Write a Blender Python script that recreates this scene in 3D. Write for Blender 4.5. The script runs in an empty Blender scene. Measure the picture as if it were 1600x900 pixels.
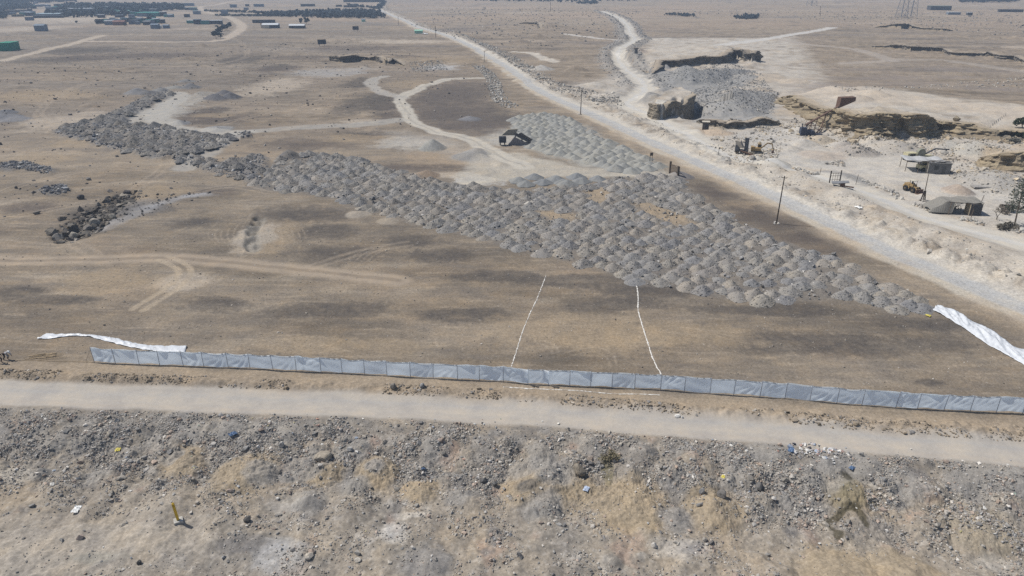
import bpy, math, random
import numpy as np
from concurrent.futures import ThreadPoolExecutor
from mathutils import Vector

random.seed(7)
RNG = np.random.default_rng(11)
POOL = ThreadPoolExecutor(8)
PI = math.pi
R = math.radians
SC = bpy.context.scene
COL = SC.collection

# ------------------------------------------------------------------ camera
CAM_H = 43.0
PITCH = R(23.8)
FPX = 1109.0                     # focal length in pixels of the 1600 px wide photograph
CP, SP = math.cos(PITCH), math.sin(PITCH)


def G(u, v, z=0.0):
    """ground point (x, y) seen at photo pixel (u, v) on the level z"""
    a, b = (u - 800.0) / FPX, -(v - 450.0) / FPX
    dx, dy, dz = a, CP + b * SP, -SP + b * CP
    t = (z - CAM_H) / dz
    return dx * t, dy * t


def depth_at(x, y, z=0.0):
    return y * CP + (CAM_H - z) * SP


def mpp(u, v):
    """metres per photo pixel at the ground point seen at (u, v)"""
    x, y = G(u, v)
    return depth_at(x, y) / FPX


# ------------------------------------------------------------------ noise
_A = np.linspace(0, 2 * PI, 17)[:16]
_GX, _GY = np.cos(_A).astype(np.float32), np.sin(_A).astype(np.float32)


def _pn(x, y, seed):
    xf, yf = np.floor(x), np.floor(y)
    fx, fy = (x - xf).astype(np.float32), (y - yf).astype(np.float32)
    ix = xf.astype(np.int32).view(np.uint32); iy = yf.astype(np.int32).view(np.uint32)
    hx0 = ix * np.uint32(374761393); hx1 = hx0 + np.uint32(374761393)
    hy0 = iy * np.uint32(668265263) + np.uint32((seed * 2654435761) & 0xffffffff); hy1 = hy0 + np.uint32(668265263)
    wx, wy = fx * fx * fx * (fx * (fx * 6 - 15) + 10), fy * fy * fy * (fy * (fy * 6 - 15) + 10)

    def c(hx, hy, gx, gy):
        h = hx + hy
        h = (h ^ (h >> np.uint32(13))) * np.uint32(1274126177)
        h = (h ^ (h >> np.uint32(16))) & np.uint32(15)
        return _GX[h] * gx + _GY[h] * gy
    fx1, fy1 = fx - 1, fy - 1
    a = c(hx0, hy0, fx, fy); a = a + wx * (c(hx1, hy0, fx1, fy) - a)
    b = c(hx0, hy1, fx, fy1); b = b + wx * (c(hx1, hy1, fx1, fy1) - b)
    return (a + wy * (b - a)) * np.float32(1.5)


def pn(x, y, seed=0):
    """2-D gradient noise, about -1..1"""
    n = len(x)
    if n < 60000:
        return _pn(x, y, seed)
    out = np.empty(n, np.float32)
    step = -(-n // 16)

    def job(i):
        out[i:i + step] = _pn(x[i:i + step], y[i:i + step], seed)
    list(POOL.map(job, range(0, n, step)))
    return out


def fbm(x, y, lam, octv=3, seed=0, gain=0.5):
    s, a, t = 0, 1.0, 0.0
    for k in range(octv):
        s = s + a * pn(x / lam + 13.7 * k, y / lam - 7.3 * k, seed + 17 * k)
        t += a
        a *= gain
        lam *= 0.5
    return s / t


def sst(a, b, x):
    t = np.clip((x - a) / (b - a), 0, 1)
    return t * t * (3 - 2 * t)


# ------------------------------------------------------------------ 2-D features
def wpts(px):
    """pixel list (u, v, ...) -> world array (x, y, ...)"""
    return np.array([list(G(p[0], p[1])) + list(p[2:]) for p in px], dtype=np.float64)


_SORT = {}


def box_sel(x, y, x0, x1, y0, y1):
    """indices of the points inside a box (sorted-x lookup, cached per array)"""
    if len(x) < 5000:
        return np.nonzero((x > x0) & (x < x1) & (y > y0) & (y < y1))[0]
    k = id(x)
    if k not in _SORT:
        o = np.argsort(x, kind='stable'); _SORT[k] = (x, o, x[o])
    _, o, xs = _SORT[k]
    i = o[np.searchsorted(xs, x0):np.searchsorted(xs, x1)]
    yy = y[i]
    return i[(yy > y0) & (yy < y1)]


def poly_dist(x, y, P, reach):
    """distance to a world polyline, side (+ left of travel), interpolated extra column; only within reach.
    returns idx, d, side, extra"""
    lo, hi = P[:, :2].min(0) - reach, P[:, :2].max(0) + reach
    idx = box_sel(x, y, lo[0], hi[0], lo[1], hi[1])
    o = np.argsort(x[idx], kind='stable'); idx = idx[o]
    px, py = x[idx], y[idx]
    bd = np.full(len(idx), 1e9); bp = np.zeros(len(idx)); be = np.zeros(len(idx)); bs = np.zeros(len(idx))
    for i in range(len(P) - 1):
        ax, ay = P[i, :2]; bx, by = P[i + 1, :2]
        ex, ey = bx - ax, by - ay
        L = math.hypot(ex, ey)
        if L < 1e-6:
            continue
        s0, s1 = np.searchsorted(px, min(ax, bx) - reach), np.searchsorted(px, max(ax, bx) + reach)
        yy = py[s0:s1]
        k = s0 + np.nonzero((yy > min(ay, by) - reach) & (yy < max(ay, by) + reach))[0]
        if len(k) == 0:
            continue
        rx, ry = px[k] - ax, py[k] - ay
        t = np.clip((rx * ex + ry * ey) / (L * L), 0, 1)
        d = np.hypot(rx - t * ex, ry - t * ey)
        perp = (ex * ry - ey * rx) / L
        b0 = bd[k]
        m = (d < b0 - 1e-6) | ((np.abs(d - b0) <= 1e-6) & (np.abs(perp) > bp[k]))
        k, perp = k[m], perp[m]
        bd[k] = d[m]; bp[k] = np.abs(perp); bs[k] = np.sign(perp)
        if P.shape[1] > 2:
            be[k] = P[i, 2] + t[m] * (P[i + 1, 2] - P[i, 2])
    ok = bd < 1e8
    return idx[ok], bd[ok], bs[ok], be[ok]


def over_line(x, y, P):
    """signed distance to a line that runs along x (plus = beyond it)"""
    yr = np.interp(x, P[:, 0], P[:, 1]); sl = np.interp(x, .5 * (P[1:, 0] + P[:-1, 0]), np.diff(P[:, 1]) / np.diff(P[:, 0]))
    return (y - yr) / np.sqrt(1 + sl * sl)


def poly_in(x, y, P, soft):
    """soft inside mask (0..1) of a world polygon; returns idx, mask"""
    Q = np.vstack([P, P[:1]])
    m = soft * 2 + 1
    lo, hi = P[:, :2].min(0) - m, P[:, :2].max(0) + m
    idx = box_sel(x, y, lo[0], hi[0], lo[1], hi[1])
    d = np.full(len(idx), m)
    k, dd, _, _ = poly_dist(x[idx], y[idx], Q, m)
    d[k] = np.minimum(dd, m)
    px, py = x[idx], y[idx]
    ins = np.zeros(len(idx), bool)
    for i in range(len(P)):
        ax, ay = P[i, :2]; bx, by = Q[i + 1, :2]
        if ay == by:
            continue
        c = ((ay > py) != (by > py)) & (px < (bx - ax) * (py - ay) / (by - ay) + ax)
        ins ^= c
    sd = np.where(ins, d, -d)
    return idx, sst(-soft, soft, sd), sd


def smooth_line(px, n=6):
    """Catmull-Rom through pixel points in world space"""
    P = wpts(px)
    out = []
    for i in range(len(P) - 1):
        p0, p1, p2, p3 = P[max(i - 1, 0)], P[i], P[i + 1], P[min(i + 2, len(P) - 1)]
        for k in range(n):
            t = k / n
            out.append(0.5 * (2 * p1 + (p2 - p0) * t + (2 * p0 - 5 * p1 + 4 * p2 - p3) * t * t + (3 * p1 - p0 - 3 * p2 + p3) * t ** 3))
    out.append(P[-1])
    return np.array(out)
# ------------------------------------------------------------------ materials
MATS = {}


def new_mat(name):
    m = bpy.data.materials.new(name); m.use_nodes = True
    nt = m.node_tree
    b = nt.nodes['Principled BSDF']
    b.inputs['Specular IOR Level'].default_value = .15
    b.inputs['Roughness'].default_value = .9
    return m, nt, b


def node(nt, t, **kw):
    n = nt.nodes.new(t)
    for k, v in kw.items():
        if k in n.inputs: n.inputs[k].default_value = v
        else: setattr(n, k, v)
    return n


def ramp(nt, fac, stops):
    n = nt.nodes.new('ShaderNodeValToRGB')
    while len(n.color_ramp.elements) < len(stops): n.color_ramp.elements.new(.5)
    for e, (p, c) in zip(n.color_ramp.elements, stops):
        e.position = p; e.color = (c, c, c, 1) if not isinstance(c, (tuple, list)) else (*c, 1)
    nt.links.new(fac, n.inputs[0])
    return n.outputs[0]


def mul(nt, a, b, f=1.0, fs=None):
    n = nt.nodes.new('ShaderNodeMix'); n.data_type = 'RGBA'; n.blend_type = 'MULTIPLY'
    n.inputs[0].default_value = f
    if fs is not None: nt.links.new(fs, n.inputs[0])
    nt.links.new(a, n.inputs[6]); nt.links.new(b, n.inputs[7])
    return n.outputs[2]


def soil_mat(name, attr=True, base=None, scale=1.0, rand=0.0, lo=.72, hi=1.3, bump=.35, bumpd=.06):
    m, nt, b = new_mat(name)
    tc = node(nt, 'ShaderNodeTexCoord')
    if attr:
        at = node(nt, 'ShaderNodeAttribute', attribute_name='Col'); c = at.outputs['Color']; fs = at.outputs['Alpha']
    else:
        at = node(nt, 'ShaderNodeRGB'); at.outputs[0].default_value = (*base, 1); c = at.outputs[0]; fs = None
    n1 = node(nt, 'ShaderNodeTexNoise', Scale=2.2 * scale, Detail=7.0, Roughness=.72)
    nt.links.new(tc.outputs['Object'], n1.inputs['Vector'])
    c = mul(nt, c, ramp(nt, n1.outputs['Fac'], [(.25, lo), (.5, 1.0), (.75, hi)]), 1.0, fs)
    n2 = node(nt, 'ShaderNodeTexNoise', Scale=.33 * scale, Detail=4.0, Roughness=.6)
    nt.links.new(tc.outputs['Object'], n2.inputs['Vector'])
    c = mul(nt, c, ramp(nt, n2.outputs['Fac'], [(.3, (.86, .87, .9)), (.5, (1., 1., 1.)), (.7, (1.12, 1.08, 1.02))]))
    v = node(nt, 'ShaderNodeTexVoronoi', Scale=7.0 * scale)
    nt.links.new(tc.outputs['Object'], v.inputs['Vector'])
    c = mul(nt, c, ramp(nt, v.outputs['Color'], [(0.0, .82), (.6, 1.0), (.95, 1.16)]), .8, fs)
    if rand:
        oi = node(nt, 'ShaderNodeObjectInfo')
        c = mul(nt, c, ramp(nt, oi.outputs['Random'], [(0, (.8, .8, .86)), (.35, (.98, 1.0, 1.05)), (.7, (1.02, .98, .94)), (1, (1.18, 1.14, 1.08))]), rand)
    nt.links.new(c, b.inputs['Base Color'])
    bp = node(nt, 'ShaderNodeBump', Strength=bump, Distance=bumpd)
    nt.links.new(n1.outputs['Fac'], bp.inputs['Height']); nt.links.new(bp.outputs[0], b.inputs['Normal'])
    b.inputs['Roughness'].default_value = .95; b.inputs['Specular IOR Level'].default_value = .08
    return m


def plain(name, c, rough=.8, scale=3.0, var=.25, metal=0.0, spec=.2):
    """a worn, mottled single-colour material"""
    if name in MATS: return MATS[name]
    m, nt, b = new_mat(name)
    tc = node(nt, 'ShaderNodeTexCoord')
    n1 = node(nt, 'ShaderNodeTexNoise', Scale=scale, Detail=5.0, Roughness=.65)
    nt.links.new(tc.outputs['Object'], n1.inputs['Vector'])
    rgb = node(nt, 'ShaderNodeRGB'); rgb.outputs[0].default_value = (*c, 1)
    out = mul(nt, rgb.outputs[0], ramp(nt, n1.outputs['Fac'], [(.3, 1 - var), (.5, 1.0), (.7, 1 + var)]))
    nt.links.new(out, b.inputs['Base Color'])
    b.inputs['Roughness'].default_value = rough; b.inputs['Metallic'].default_value = metal; b.inputs['Specular IOR Level'].default_value = spec
    MATS[name] = m
    return m


def plastic_mat(name='white_plastic', c=(.82, .9, 1.0), tc_=(.84, .93, 1.0), fac=.7):
    m, nt, b = new_mat(name)
    tc = node(nt, 'ShaderNodeTexCoord')
    n1 = node(nt, 'ShaderNodeTexNoise', Scale=1.6, Detail=4.0)
    nt.links.new(tc.outputs['Object'], n1.inputs['Vector'])
    rgb = node(nt, 'ShaderNodeRGB'); rgb.outputs[0].default_value = (*c, 1)
    cc = mul(nt, rgb.outputs[0], ramp(nt, n1.outputs['Fac'], [(.3, .9), (.7, 1.05)]))
    nt.links.new(cc, b.inputs['Base Color'])
    b.inputs['Roughness'].default_value = .38; b.inputs['Specular IOR Level'].default_value = .5
    tr = node(nt, 'ShaderNodeBsdfTranslucent'); tr.inputs['Color'].default_value = (*tc_, 1)
    mx = node(nt, 'ShaderNodeMixShader', Fac=fac)
    nt.links.new(b.outputs[0], mx.inputs[1]); nt.links.new(tr.outputs[0], mx.inputs[2])
    nt.links.new(mx.outputs[0], nt.nodes['Material Output'].inputs['Surface'])
    return m
# ------------------------------------------------------------------ terrain features (photo pixels -> ground plane)
NEAR_ROAD = [(-500, 600), (-200, 607), (0, 614), (200, 620), (400, 627), (600, 634), (800, 643), (1000, 657), (1200, 672), (1400, 690), (1600, 708), (1800, 728), (2100, 760)]
MAIN_ROAD = [(598, 2), (590, 12), (607, 22), (632, 32), (652, 42), (687, 52), (725, 67), (750, 81), (775, 95), (800, 110), (832, 135), (865, 153), (905, 170), (940, 186),
             (975, 202), (1012, 220), (1050, 236), (1100, 259), (1150, 279), (1200, 302), (1267, 334), (1310, 354), (1350, 374), (1400, 398), (1450, 418), (1500, 439),
             (1545, 459), (1600, 482), (1700, 523), (1850, 585)]
SIDE_ROAD = [(940, 18), (962, 26), (972, 32), (982, 42), (984, 52), (992, 61), (986, 67), (970, 76), (966, 88), (972, 102), (988, 116), (1003, 128), (1007, 140), (996, 150), (980, 160),
             (990, 169), (1020, 182), (1050, 199), (1085, 217), (1118, 235), (1150, 247), (1190, 258), (1240, 268), (1290, 284), (1335, 296), (1375, 312), (1420, 332), (1460, 345),
             (1510, 360), (1560, 373), (1610, 385), (1700, 405)]
FIELD_TRACK = [(820, 262), (775, 240), (745, 224), (720, 214), (690, 208), (660, 198), (643, 188), (637, 176), (630, 165), (624, 155), (635, 148), (660, 137), (692, 125), (725, 122), (760, 122)]
TRACK_LOOP = [(630, 153), (612, 149), (595, 143), (582, 135), (580, 126), (600, 119)]
LEFT_ROAD = [(-120, 120), (-40, 106), (0, 97), (40, 87), (80, 77), (118, 68), (142, 60), (160, 55)]
UPPER_ROAD = [(130, 65), (200, 66), (300, 65.5), (335, 65), (355, 59), (372, 49), (378, 40), (365, 31), (345, 24), (325, 19), (312, 12), (335, 8), (380, 0)]
WEST_TRACK = [(-60, 402), (0, 406), (100, 408), (200, 404), (280, 404), (350, 410), (430, 418), (520, 428), (620, 440)]
WEST_BRANCH = [(255, 404), (275, 412), (288, 421), (286, 434), (268, 451), (245, 467), (215, 485)]
NORTH_TRACK = [(290, 262), (360, 215), (420, 204), (500, 198), (560, 195), (620, 188)]
STRIP_TRACK = [(275, 146), (280, 152), (262, 165), (245, 180), (262, 195), (300, 205), (380, 208)]
FAR_TRACK = [(1120, 73), (1150, 68), (1200, 61), (1240, 54), (1300, 44)]
CROSS_TRACK = [(1215, 62), (1270, 72), (1340, 80), (1390, 95), (1360, 98), (1320, 100)]
CROSS_TRACK2 = [(1390, 95), (1460, 94), (1540, 104), (1640, 118)]
MID_TRACK = [(805, 82), (830, 84), (850, 92), (866, 97)]
MID_TRACK2 = [(880, 53), (910, 57), (945, 62), (978, 66)]
ROADS = dict(near=smooth_line(NEAR_ROAD), main=smooth_line(MAIN_ROAD), side=smooth_line(SIDE_ROAD))

# cliffs: (u, v) of the foot of the face, height of the face; the high ground is on the left of travel
CLIFFS = [
    ([(1003, 112, 0), (1009, 115, 2.5), (1016, 118, 4), (1024, 112, 4), (1030, 105, 3.5), (1045, 104, 3.5), (1065, 104, 4), (1090, 102, 4.5), (1120, 103, 5), (1134, 99.5, 5.5),
      (1143, 91, 5), (1150, 96, 6), (1160, 97, 6), (1172, 99, 6.5), (1184, 96, 6), (1207, 95, 5), (1215, 100, 4), (1232, 109, 3), (1240, 110, 0)], 90, 1.5),
    ([(1203, 153, 0), (1212, 156, 2), (1245, 163, 3), (1262, 172, 3.5), (1290, 186, 3.5), (1312, 196, 4), (1330, 212, 6), (1350, 214, 6.5), (1375, 215, 7), (1400, 214, 6.5), (1418, 215, 7),
      (1435, 210, 5.5), (1450, 207, 4), (1487, 210, 3.2), (1515, 208, 3), (1540, 213, 2), (1600, 217, 2.5), (1700, 225, 3)], 110, 1.2),
    ([(1528, 250, 0), (1540, 256, 2.5), (1570, 262, 4), (1605, 264, 4.5), (1680, 270, 4)], 14, 1.0),
    ([(1086, 190, 0), (1092, 193, 2), (1110, 197, 2.2), (1124, 198, 2), (1127, 202, 2.2), (1145, 201, 2.4), (1161, 201, 2), (1172, 197, 1.6), (1188, 195, 2.2), (1216, 196, 2), (1226, 194, 0)], 9, .6),
    ([(514, 90, 0), (520, 95, 2.5), (535, 97.5, 3.6), (550, 96, 3.4), (558, 94, 2.2), (575, 94, 1.6), (592, 95, 2.4), (602, 101, 4), (611, 98.5, 3), (622, 99, 2), (638, 104, 0)], 40, 1.0),
    ([(1355, 75, 0), (1366, 77.6, 2.0), (1382, 77, 1.8), (1393, 77.6, 2.6), (1411, 79, 3), (1422, 81.5, 3.4), (1442, 81.5, 2.6), (1474, 82, 2), (1487, 88, 1.8), (1510, 89.5, 2.2),
      (1541, 89.5, 2), (1566, 94.5, 2.4), (1586, 96, 2.6), (1600, 100, 2), (1640, 106, 0)], 70, 1.5),
    ([(1355, 43, 0), (1385, 44, 2.5), (1405, 45, 4.5), (1418, 43.5, 4), (1440, 46, 1.5), (1470, 49, 2), (1500, 48, 0)], 80, 2),
    ([(805, 36, 0), (822, 38, 2), (842, 39, 3), (846, 47, 2), (862, 45, 0)], 40, 1.5),
]
CLIFF_MEAN = [sum(p[2] for p in c[0]) / len(c[0]) for c in CLIFFS]
# dumped slopes: foot line with final height, slope, fade
SLOPES = [
    ([(1016, 119, 0), (1026, 128, 3), (1050, 133, 4.5), (1085, 134, 5), (1112, 133, 4.5), (1135, 127, 4), (1160, 119, 3), (1186, 112, 0)], .5, 8, (.255, .25, .245)),
    ([(1082, 168, 1), (1096, 178, 5), (1125, 183, 6), (1165, 184, 6.5), (1196, 180, 6.5), (1210, 168, 5.5), (1216, 152, 1)], .42, 12, (.285, .275, .265)),
]


def cone(u, v, r, h, c=None, p=1.0):
    x, y = G(u, v)
    return (x, y, r, h, c, p)


TAN = (.33, .268, .188)
GREY = (.27, .255, .235)
MOUNDS = [cone(505, 722, 2.0, 1.0, TAN), cone(588, 722, 2.4, 1.0, TAN), cone(655, 748, 2.0, 1.0, TAN), cone(380, 722, 3.4, 1.1, TAN), cone(330, 755, 2.6, 1.0), cone(262, 772, 3.6, 1.0),
          cone(850, 735, 4.4, 1.2, TAN), cone(905, 745, 2.0, .9, TAN), cone(1118, 778, 3.0, 1.3, TAN), cone(1195, 772, 1.9, 1.1), cone(1535, 805, 3.6, 1.2, (.30, .26, .2)), cone(1320, 885, 3.8, 1.0, TAN),
          cone(1425, 885, 3.4, .8, TAN), cone(1215, 890, 2.6, .9), cone(1010, 815, 2.0, .8), cone(985, 770, 4, .8, TAN), cone(1330, 757, 2.4, 1.4, (.25, .21, .14)), cone(350, 790, 3.4, .9), cone(240, 800, 3, .6),
          cone(180, 720, 2.6, .9), cone(90, 735, 2.2, .8), cone(700, 735, 1.8, .7), cone(735, 770, 2.4, .7), cone(290, 705, 2.6, 1.1, TAN), cone(540, 780, 2.4, .6), cone(665, 860, 2.2, .6, (.24, .23, .22)),
          cone(1090, 745, 2.6, 1.1), cone(1050, 730, 2.4, 1.0), cone(1180, 735, 2.6, 1.2), cone(1265, 745, 2.6, 1.3), cone(1450, 760, 2.6, 1.1), cone(1570, 770, 2.4, 1.0), cone(1230, 765, 2.0, .9)]
for _ in range(150):                       # truckloads tipped along the near road
    _u = random.uniform(-150, 1750)
    _v = 640 + (_u / 1600) * 70 + random.choice([random.uniform(8, 50), random.uniform(8, 110)])
    MOUNDS.append(cone(_u, _v, random.uniform(.9, 2.6), random.uniform(.4, 1.05), GREY if random.random() < .4 else None))
for _ in range(120):
    _u, _v = random.uniform(-150, 1750), random.uniform(760, 930)
    MOUNDS.append(cone(_u, _v, random.uniform(.7, 2.2), random.uniform(.15, .5)))
for _ in range(160):                       # clods of the berm behind the fence road
    _u = random.uniform(-150, 1750)
    _v = 586 + (_u / 1600) * 88 + random.gauss(0, 3)
    MOUNDS.append(cone(_u, _v, random.uniform(.5, 1.4), random.uniform(.15, .55)))
for _ in range(110):                       # bank between the two right-hand roads
    _i = random.uniform(0, 1)
    _k = int(60 + _i * 110)
    _p = ROADS['main'][min(_k, len(ROADS['main']) - 2)]
    _q = ROADS['main'][min(_k + 1, len(ROADS['main']) - 1)]
    _d = np.array([_q[1] - _p[1], -(_q[0] - _p[0])]); _d = _d / np.linalg.norm(_d)
    if _d[1] < 0: _d = -_d
    _o = random.uniform(5.5, 13)
    MOUNDS.append((_p[0] + _d[0] * _o, _p[1] + _d[1] * _o, random.uniform(1, 3), random.uniform(.3, 1.1), None, 1))
# quarry heaps and mounds
for (u, v, r, h, c) in [(1258, 226, 4, 1.8, None), (1250, 206, 5, 1.5, None), (1280, 222, 5, 2.2, (.42, .36, .28)), (1335, 238, 6, 2.6, (.33, .3, .27)), (1320, 230, 5, 2, None), (1209, 259, 4.5, 1.9, (.33, .32, .3)),
                        (1185, 252, 2.4, 1.5, (.36, .34, .32)), (1233, 233, 4, .9, None), (1284, 243, 6, .8, (.4, .35, .3)), (1310, 278, 6, 1.4, (.3, .29, .275)), (1330, 285, 4, .8, (.3, .29, .275)),
                        (1495, 300, 3.5, 2.0, (.36, .3, .25)), (1475, 312, 5, 1.2, None), (1130, 252, 2, 1.2, (.33, .32, .3)), (1525, 238, 8, 3.2, (.4, .38, .34)), (1560, 285, 9, 2.4, (.36, .34, .31)),
                        (1480, 232, 7, 2.2, None), (1400, 232, 7, 2.4, (.38, .35, .31)), (1440, 228, 6, 2, None), (1365, 222, 5, 2.2, None), (1590, 250, 8, 2.5, (.42, .35, .26)),
                        (1240, 128, 8, 1.5, (.43, .37, .3)), (1180, 122, 14, 2.0, (.43, .37, .3)), (1330, 172, 7, 2.0, None), (1360, 165, 7, 1.8, None), (1140, 106, 9, 2, (.4, .36, .31)), (1180, 104, 8, 2, None),
                        (1040, 108, 3, 2.5, (.26, .255, .25)), (1072, 112, 6, 3, (.26, .255, .25)), (1022, 88, 4, 2, None), (1000, 92, 5, 2.2, (.36, .3, .25)), (1090, 207, 4, 1, None), (1022, 160, 6, 3.2, (.3, .285, .26)), (1030, 164, 5, 2.6, (.33, .3, .26)), (1040, 167, 4, 2.2, None), (1014, 153, 5, 2.2, (.28, .27, .255)),
                        (1120, 208, 5, 1.2, (.42, .34, .26)), (845, 108, 7, 2.5, (.4, .38, .35)), (900, 110, 7, 2.5, None), (930, 135, 8, 2, None), (880, 130, 7, 1.8, None), (838, 58, 9, 3, None), (812, 68, 9, 3, None)]:
    x, y = G(u, v)
    MOUNDS.append((x, y, r, h, c, 1))
# far-left scattered gravel heaps and small banks on the plain
for (u, v, r, h, c) in [(214, 146, 5, 2.2, (.2, .2, .205)), (232, 147, 4, 1.6, (.16, .16, .165)), (252, 143, 4, 1.6, (.2, .2, .2)), (272, 138, 5, 1.2, (.24, .235, .22)), (298, 138, 5, 2.2, (.16, .16, .165)),
                        (290, 128, 4, 1.4, (.2, .2, .2)), (337, 155, 4.5, 2, (.13, .13, .14)), (350, 147, 3.5, 1.8, (.13, .13, .14)), (363, 153, 4, 2.2, (.13, .13, .14)), (315, 148, 4, 1, None),
                        (10, 178, 4, 1.5, (.16, .165, .18)), (5, 185, 6, 1.6, (.16, .165, .18)), (22, 187, 5, 1, (.2, .2, .21)), (150, 165, 6, 1, None), (280, 193, 4, 1.2, (.22, .22, .225)), (340, 202, 5, 1, (.24, .24, .24)),
                        (453, 246, 3.4, 2.2, (.16, .165, .18)), (675, 232, 4, 2.8, (.27, .27, .255)), (668, 233, 3, 1.8, (.27, .27, .255)), (745, 240, 4, 1.6, (.2, .2, .2)), (735, 245, 5, 1, (.2, .2, .2)), (665, 276, 3.5, 1.5, (.26, .2, .15)),
                        (1062, 277, 3.2, 1.6, (.21, .2, .2)), (645, 204, 4, .8, None), (735, 186, 4, 1.2, (.19, .19, .2)), (780, 258, 2.4, .8, (.33, .28, .22)),
                        (560, 335, 2.6, .7, (.33, .29, .24)), (605, 345, 2.2, .4, (.3, .26, .21)), (400, 372, 4, .4, (.34, .3, .25)), (398, 362, 3, .3, (.34, .3, .25))]:
    x, y = G(u, v)
    MOUNDS.append((x, y, r, h, c, 1))
for _ in range(170):                       # hummocks of the far plain
    _u, _v = random.uniform(-100, 1700), random.uniform(14, 150)
    if 640 < _u < 1010 or _u > 1240 or random.random() < .35:
        x, y = G(_u, _v)
        s = math.hypot(x, y) / 300
        MOUNDS.append((x, y, random.uniform(2, 7) * s, random.uniform(.3, 1.1) * s, None, 1))
for (u, v) in [(1338, 172), (1352, 176), (1370, 180), (1322, 178)]:
    x, y = G(u, v, 5); MOUNDS.append((x, y, 7, 1.8, (.42, .37, .3), 1))

RUBBLE_FIELD = wpts([(395, 292), (412, 272), (440, 247), (490, 238), (530, 243), (575, 253), (620, 267), (680, 285), (735, 290), (790, 296), (825, 302), (862, 292), (925, 291), (950, 280),
                     (1000, 274), (1045, 274), (1068, 288), (1100, 315), (1150, 343), (1200, 372), (1262, 392), (1312, 400), (1360, 432), (1400, 452), (1452, 476), (1440, 488), (1385, 486), (1335, 468), (1270, 468),
                     (1205, 475), (1130, 466), (1060, 452), (1000, 446), (945, 426), (900, 413), (850, 402), (800, 388), (745, 372), (690, 357), (620, 341), (560, 325), (505, 306), (450, 300)])
SAND_GAPS = [wpts([(832, 330), (858, 323), (905, 336), (890, 347), (855, 343)]), wpts([(912, 296), (950, 290), (955, 312), (935, 318), (915, 308)]), wpts([(985, 316), (1020, 318), (1075, 335), (1085, 352), (1050, 350), (1010, 335)])]
FINE_FIELD = wpts([(802, 186), (840, 178), (885, 186), (935, 214), (985, 238), (1030, 256), (1034, 267), (985, 270), (935, 265), (880, 250), (835, 238), (808, 222)])
DARK_STRIP = [wpts([(78, 208), (118, 196), (172, 180), (215, 160), (250, 147), (268, 143), (270, 149), (240, 163), (205, 182), (180, 190), (250, 200), (330, 212), (368, 214), (350, 232), (300, 244), (255, 250), (190, 237), (130, 222)]),
              wpts([(262, 246), (300, 247), (345, 256), (372, 250), (408, 243), (420, 262), (408, 285), (372, 280), (325, 268), (285, 258)]), wpts([(0, 258), (45, 256), (85, 266), (78, 274), (40, 268), (0, 266)]), wpts([(60, 300), (95, 290), (112, 298), (100, 306), (70, 308)]),
              wpts([(370, 211), (392, 209), (395, 216), (375, 218)])]
WET = wpts([(1316, 731), (1334, 731), (1346, 748), (1357, 770), (1364, 800), (1354, 805), (1340, 790), (1318, 790), (1314, 818), (1303, 822), (1294, 806), (1300, 794), (1312, 782), (1317, 762)])
MESA = np.array([G(u, v, 5) for u, v in [(1020, 159), (1029, 148), (1043, 137), (1064, 133.5), (1080, 139), (1085, 147), (1070, 152), (1050, 156), (1034, 162)]])
MESA_EDGE = [G(u, v, 5) + (7,) for u, v in [(1017, 158), (1021, 160), (1028, 162.5), (1034, 162.5), (1050, 156), (1070, 152), (1085, 147), (1082, 141)]]
HOLLOW = np.array([G(1046, 158, 5), G(1056, 173), G(1069, 185), (G(1080, 187)), G(1100, 179), G(1094, 164), G(1086, 147, 5), G(1070, 152, 5)])
TRENCH = wpts([(82, 372), (95, 358), (120, 340), (150, 322), (180, 306), (205, 299), (212, 306), (190, 325), (172, 342), (160, 356), (120, 374), (92, 378)])


def warp(x, y):
    d = np.hypot(x, y)
    a = np.clip(d / 150.0, .3, 2.5)
    return x + a * (1.6 * pn(x / 7, y / 7, 91) + .5 * pn(x / 1.9, y / 1.9, 93)), y + a * (1.6 * pn(x / 7, y / 7, 92) + .5 * pn(x / 1.9, y / 1.9, 94))


def cliff_sd(x, y):
    """for every cliff: idx, signed distance (plus = high ground), local height"""
    out = []
    for px, fade, jag in CLIFFS:
        P = wpts(px)
        lo, hi = P[:, :2].min(0) - fade - 20, P[:, :2].max(0) + fade + 20
        bx = box_sel(x, y, lo[0], hi[0], lo[1], hi[1])
        xs, ys = x[bx], y[bx]
        wx = xs + jag * .5 * pn(xs / 16, ys / 16, 31)
        wy = ys + jag * .5 * pn(xs / 16, ys / 16, 33)
        idx, d, s, h = poly_dist(wx, wy, P, fade + 15)
        c = P[-1, :2] - P[0, :2]; L = np.linalg.norm(c); c = c / L
        lat = (wx[idx] - P[0, 0]) * c[0] + (wy[idx] - P[0, 1]) * c[1]
        e = min(14, max(L * .15, 6))
        h = h * sst(0, e, lat) * sst(0, e, L - lat)
        idx = bx[idx]
        out.append((idx, d * s, h, fade))
    return out


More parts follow.
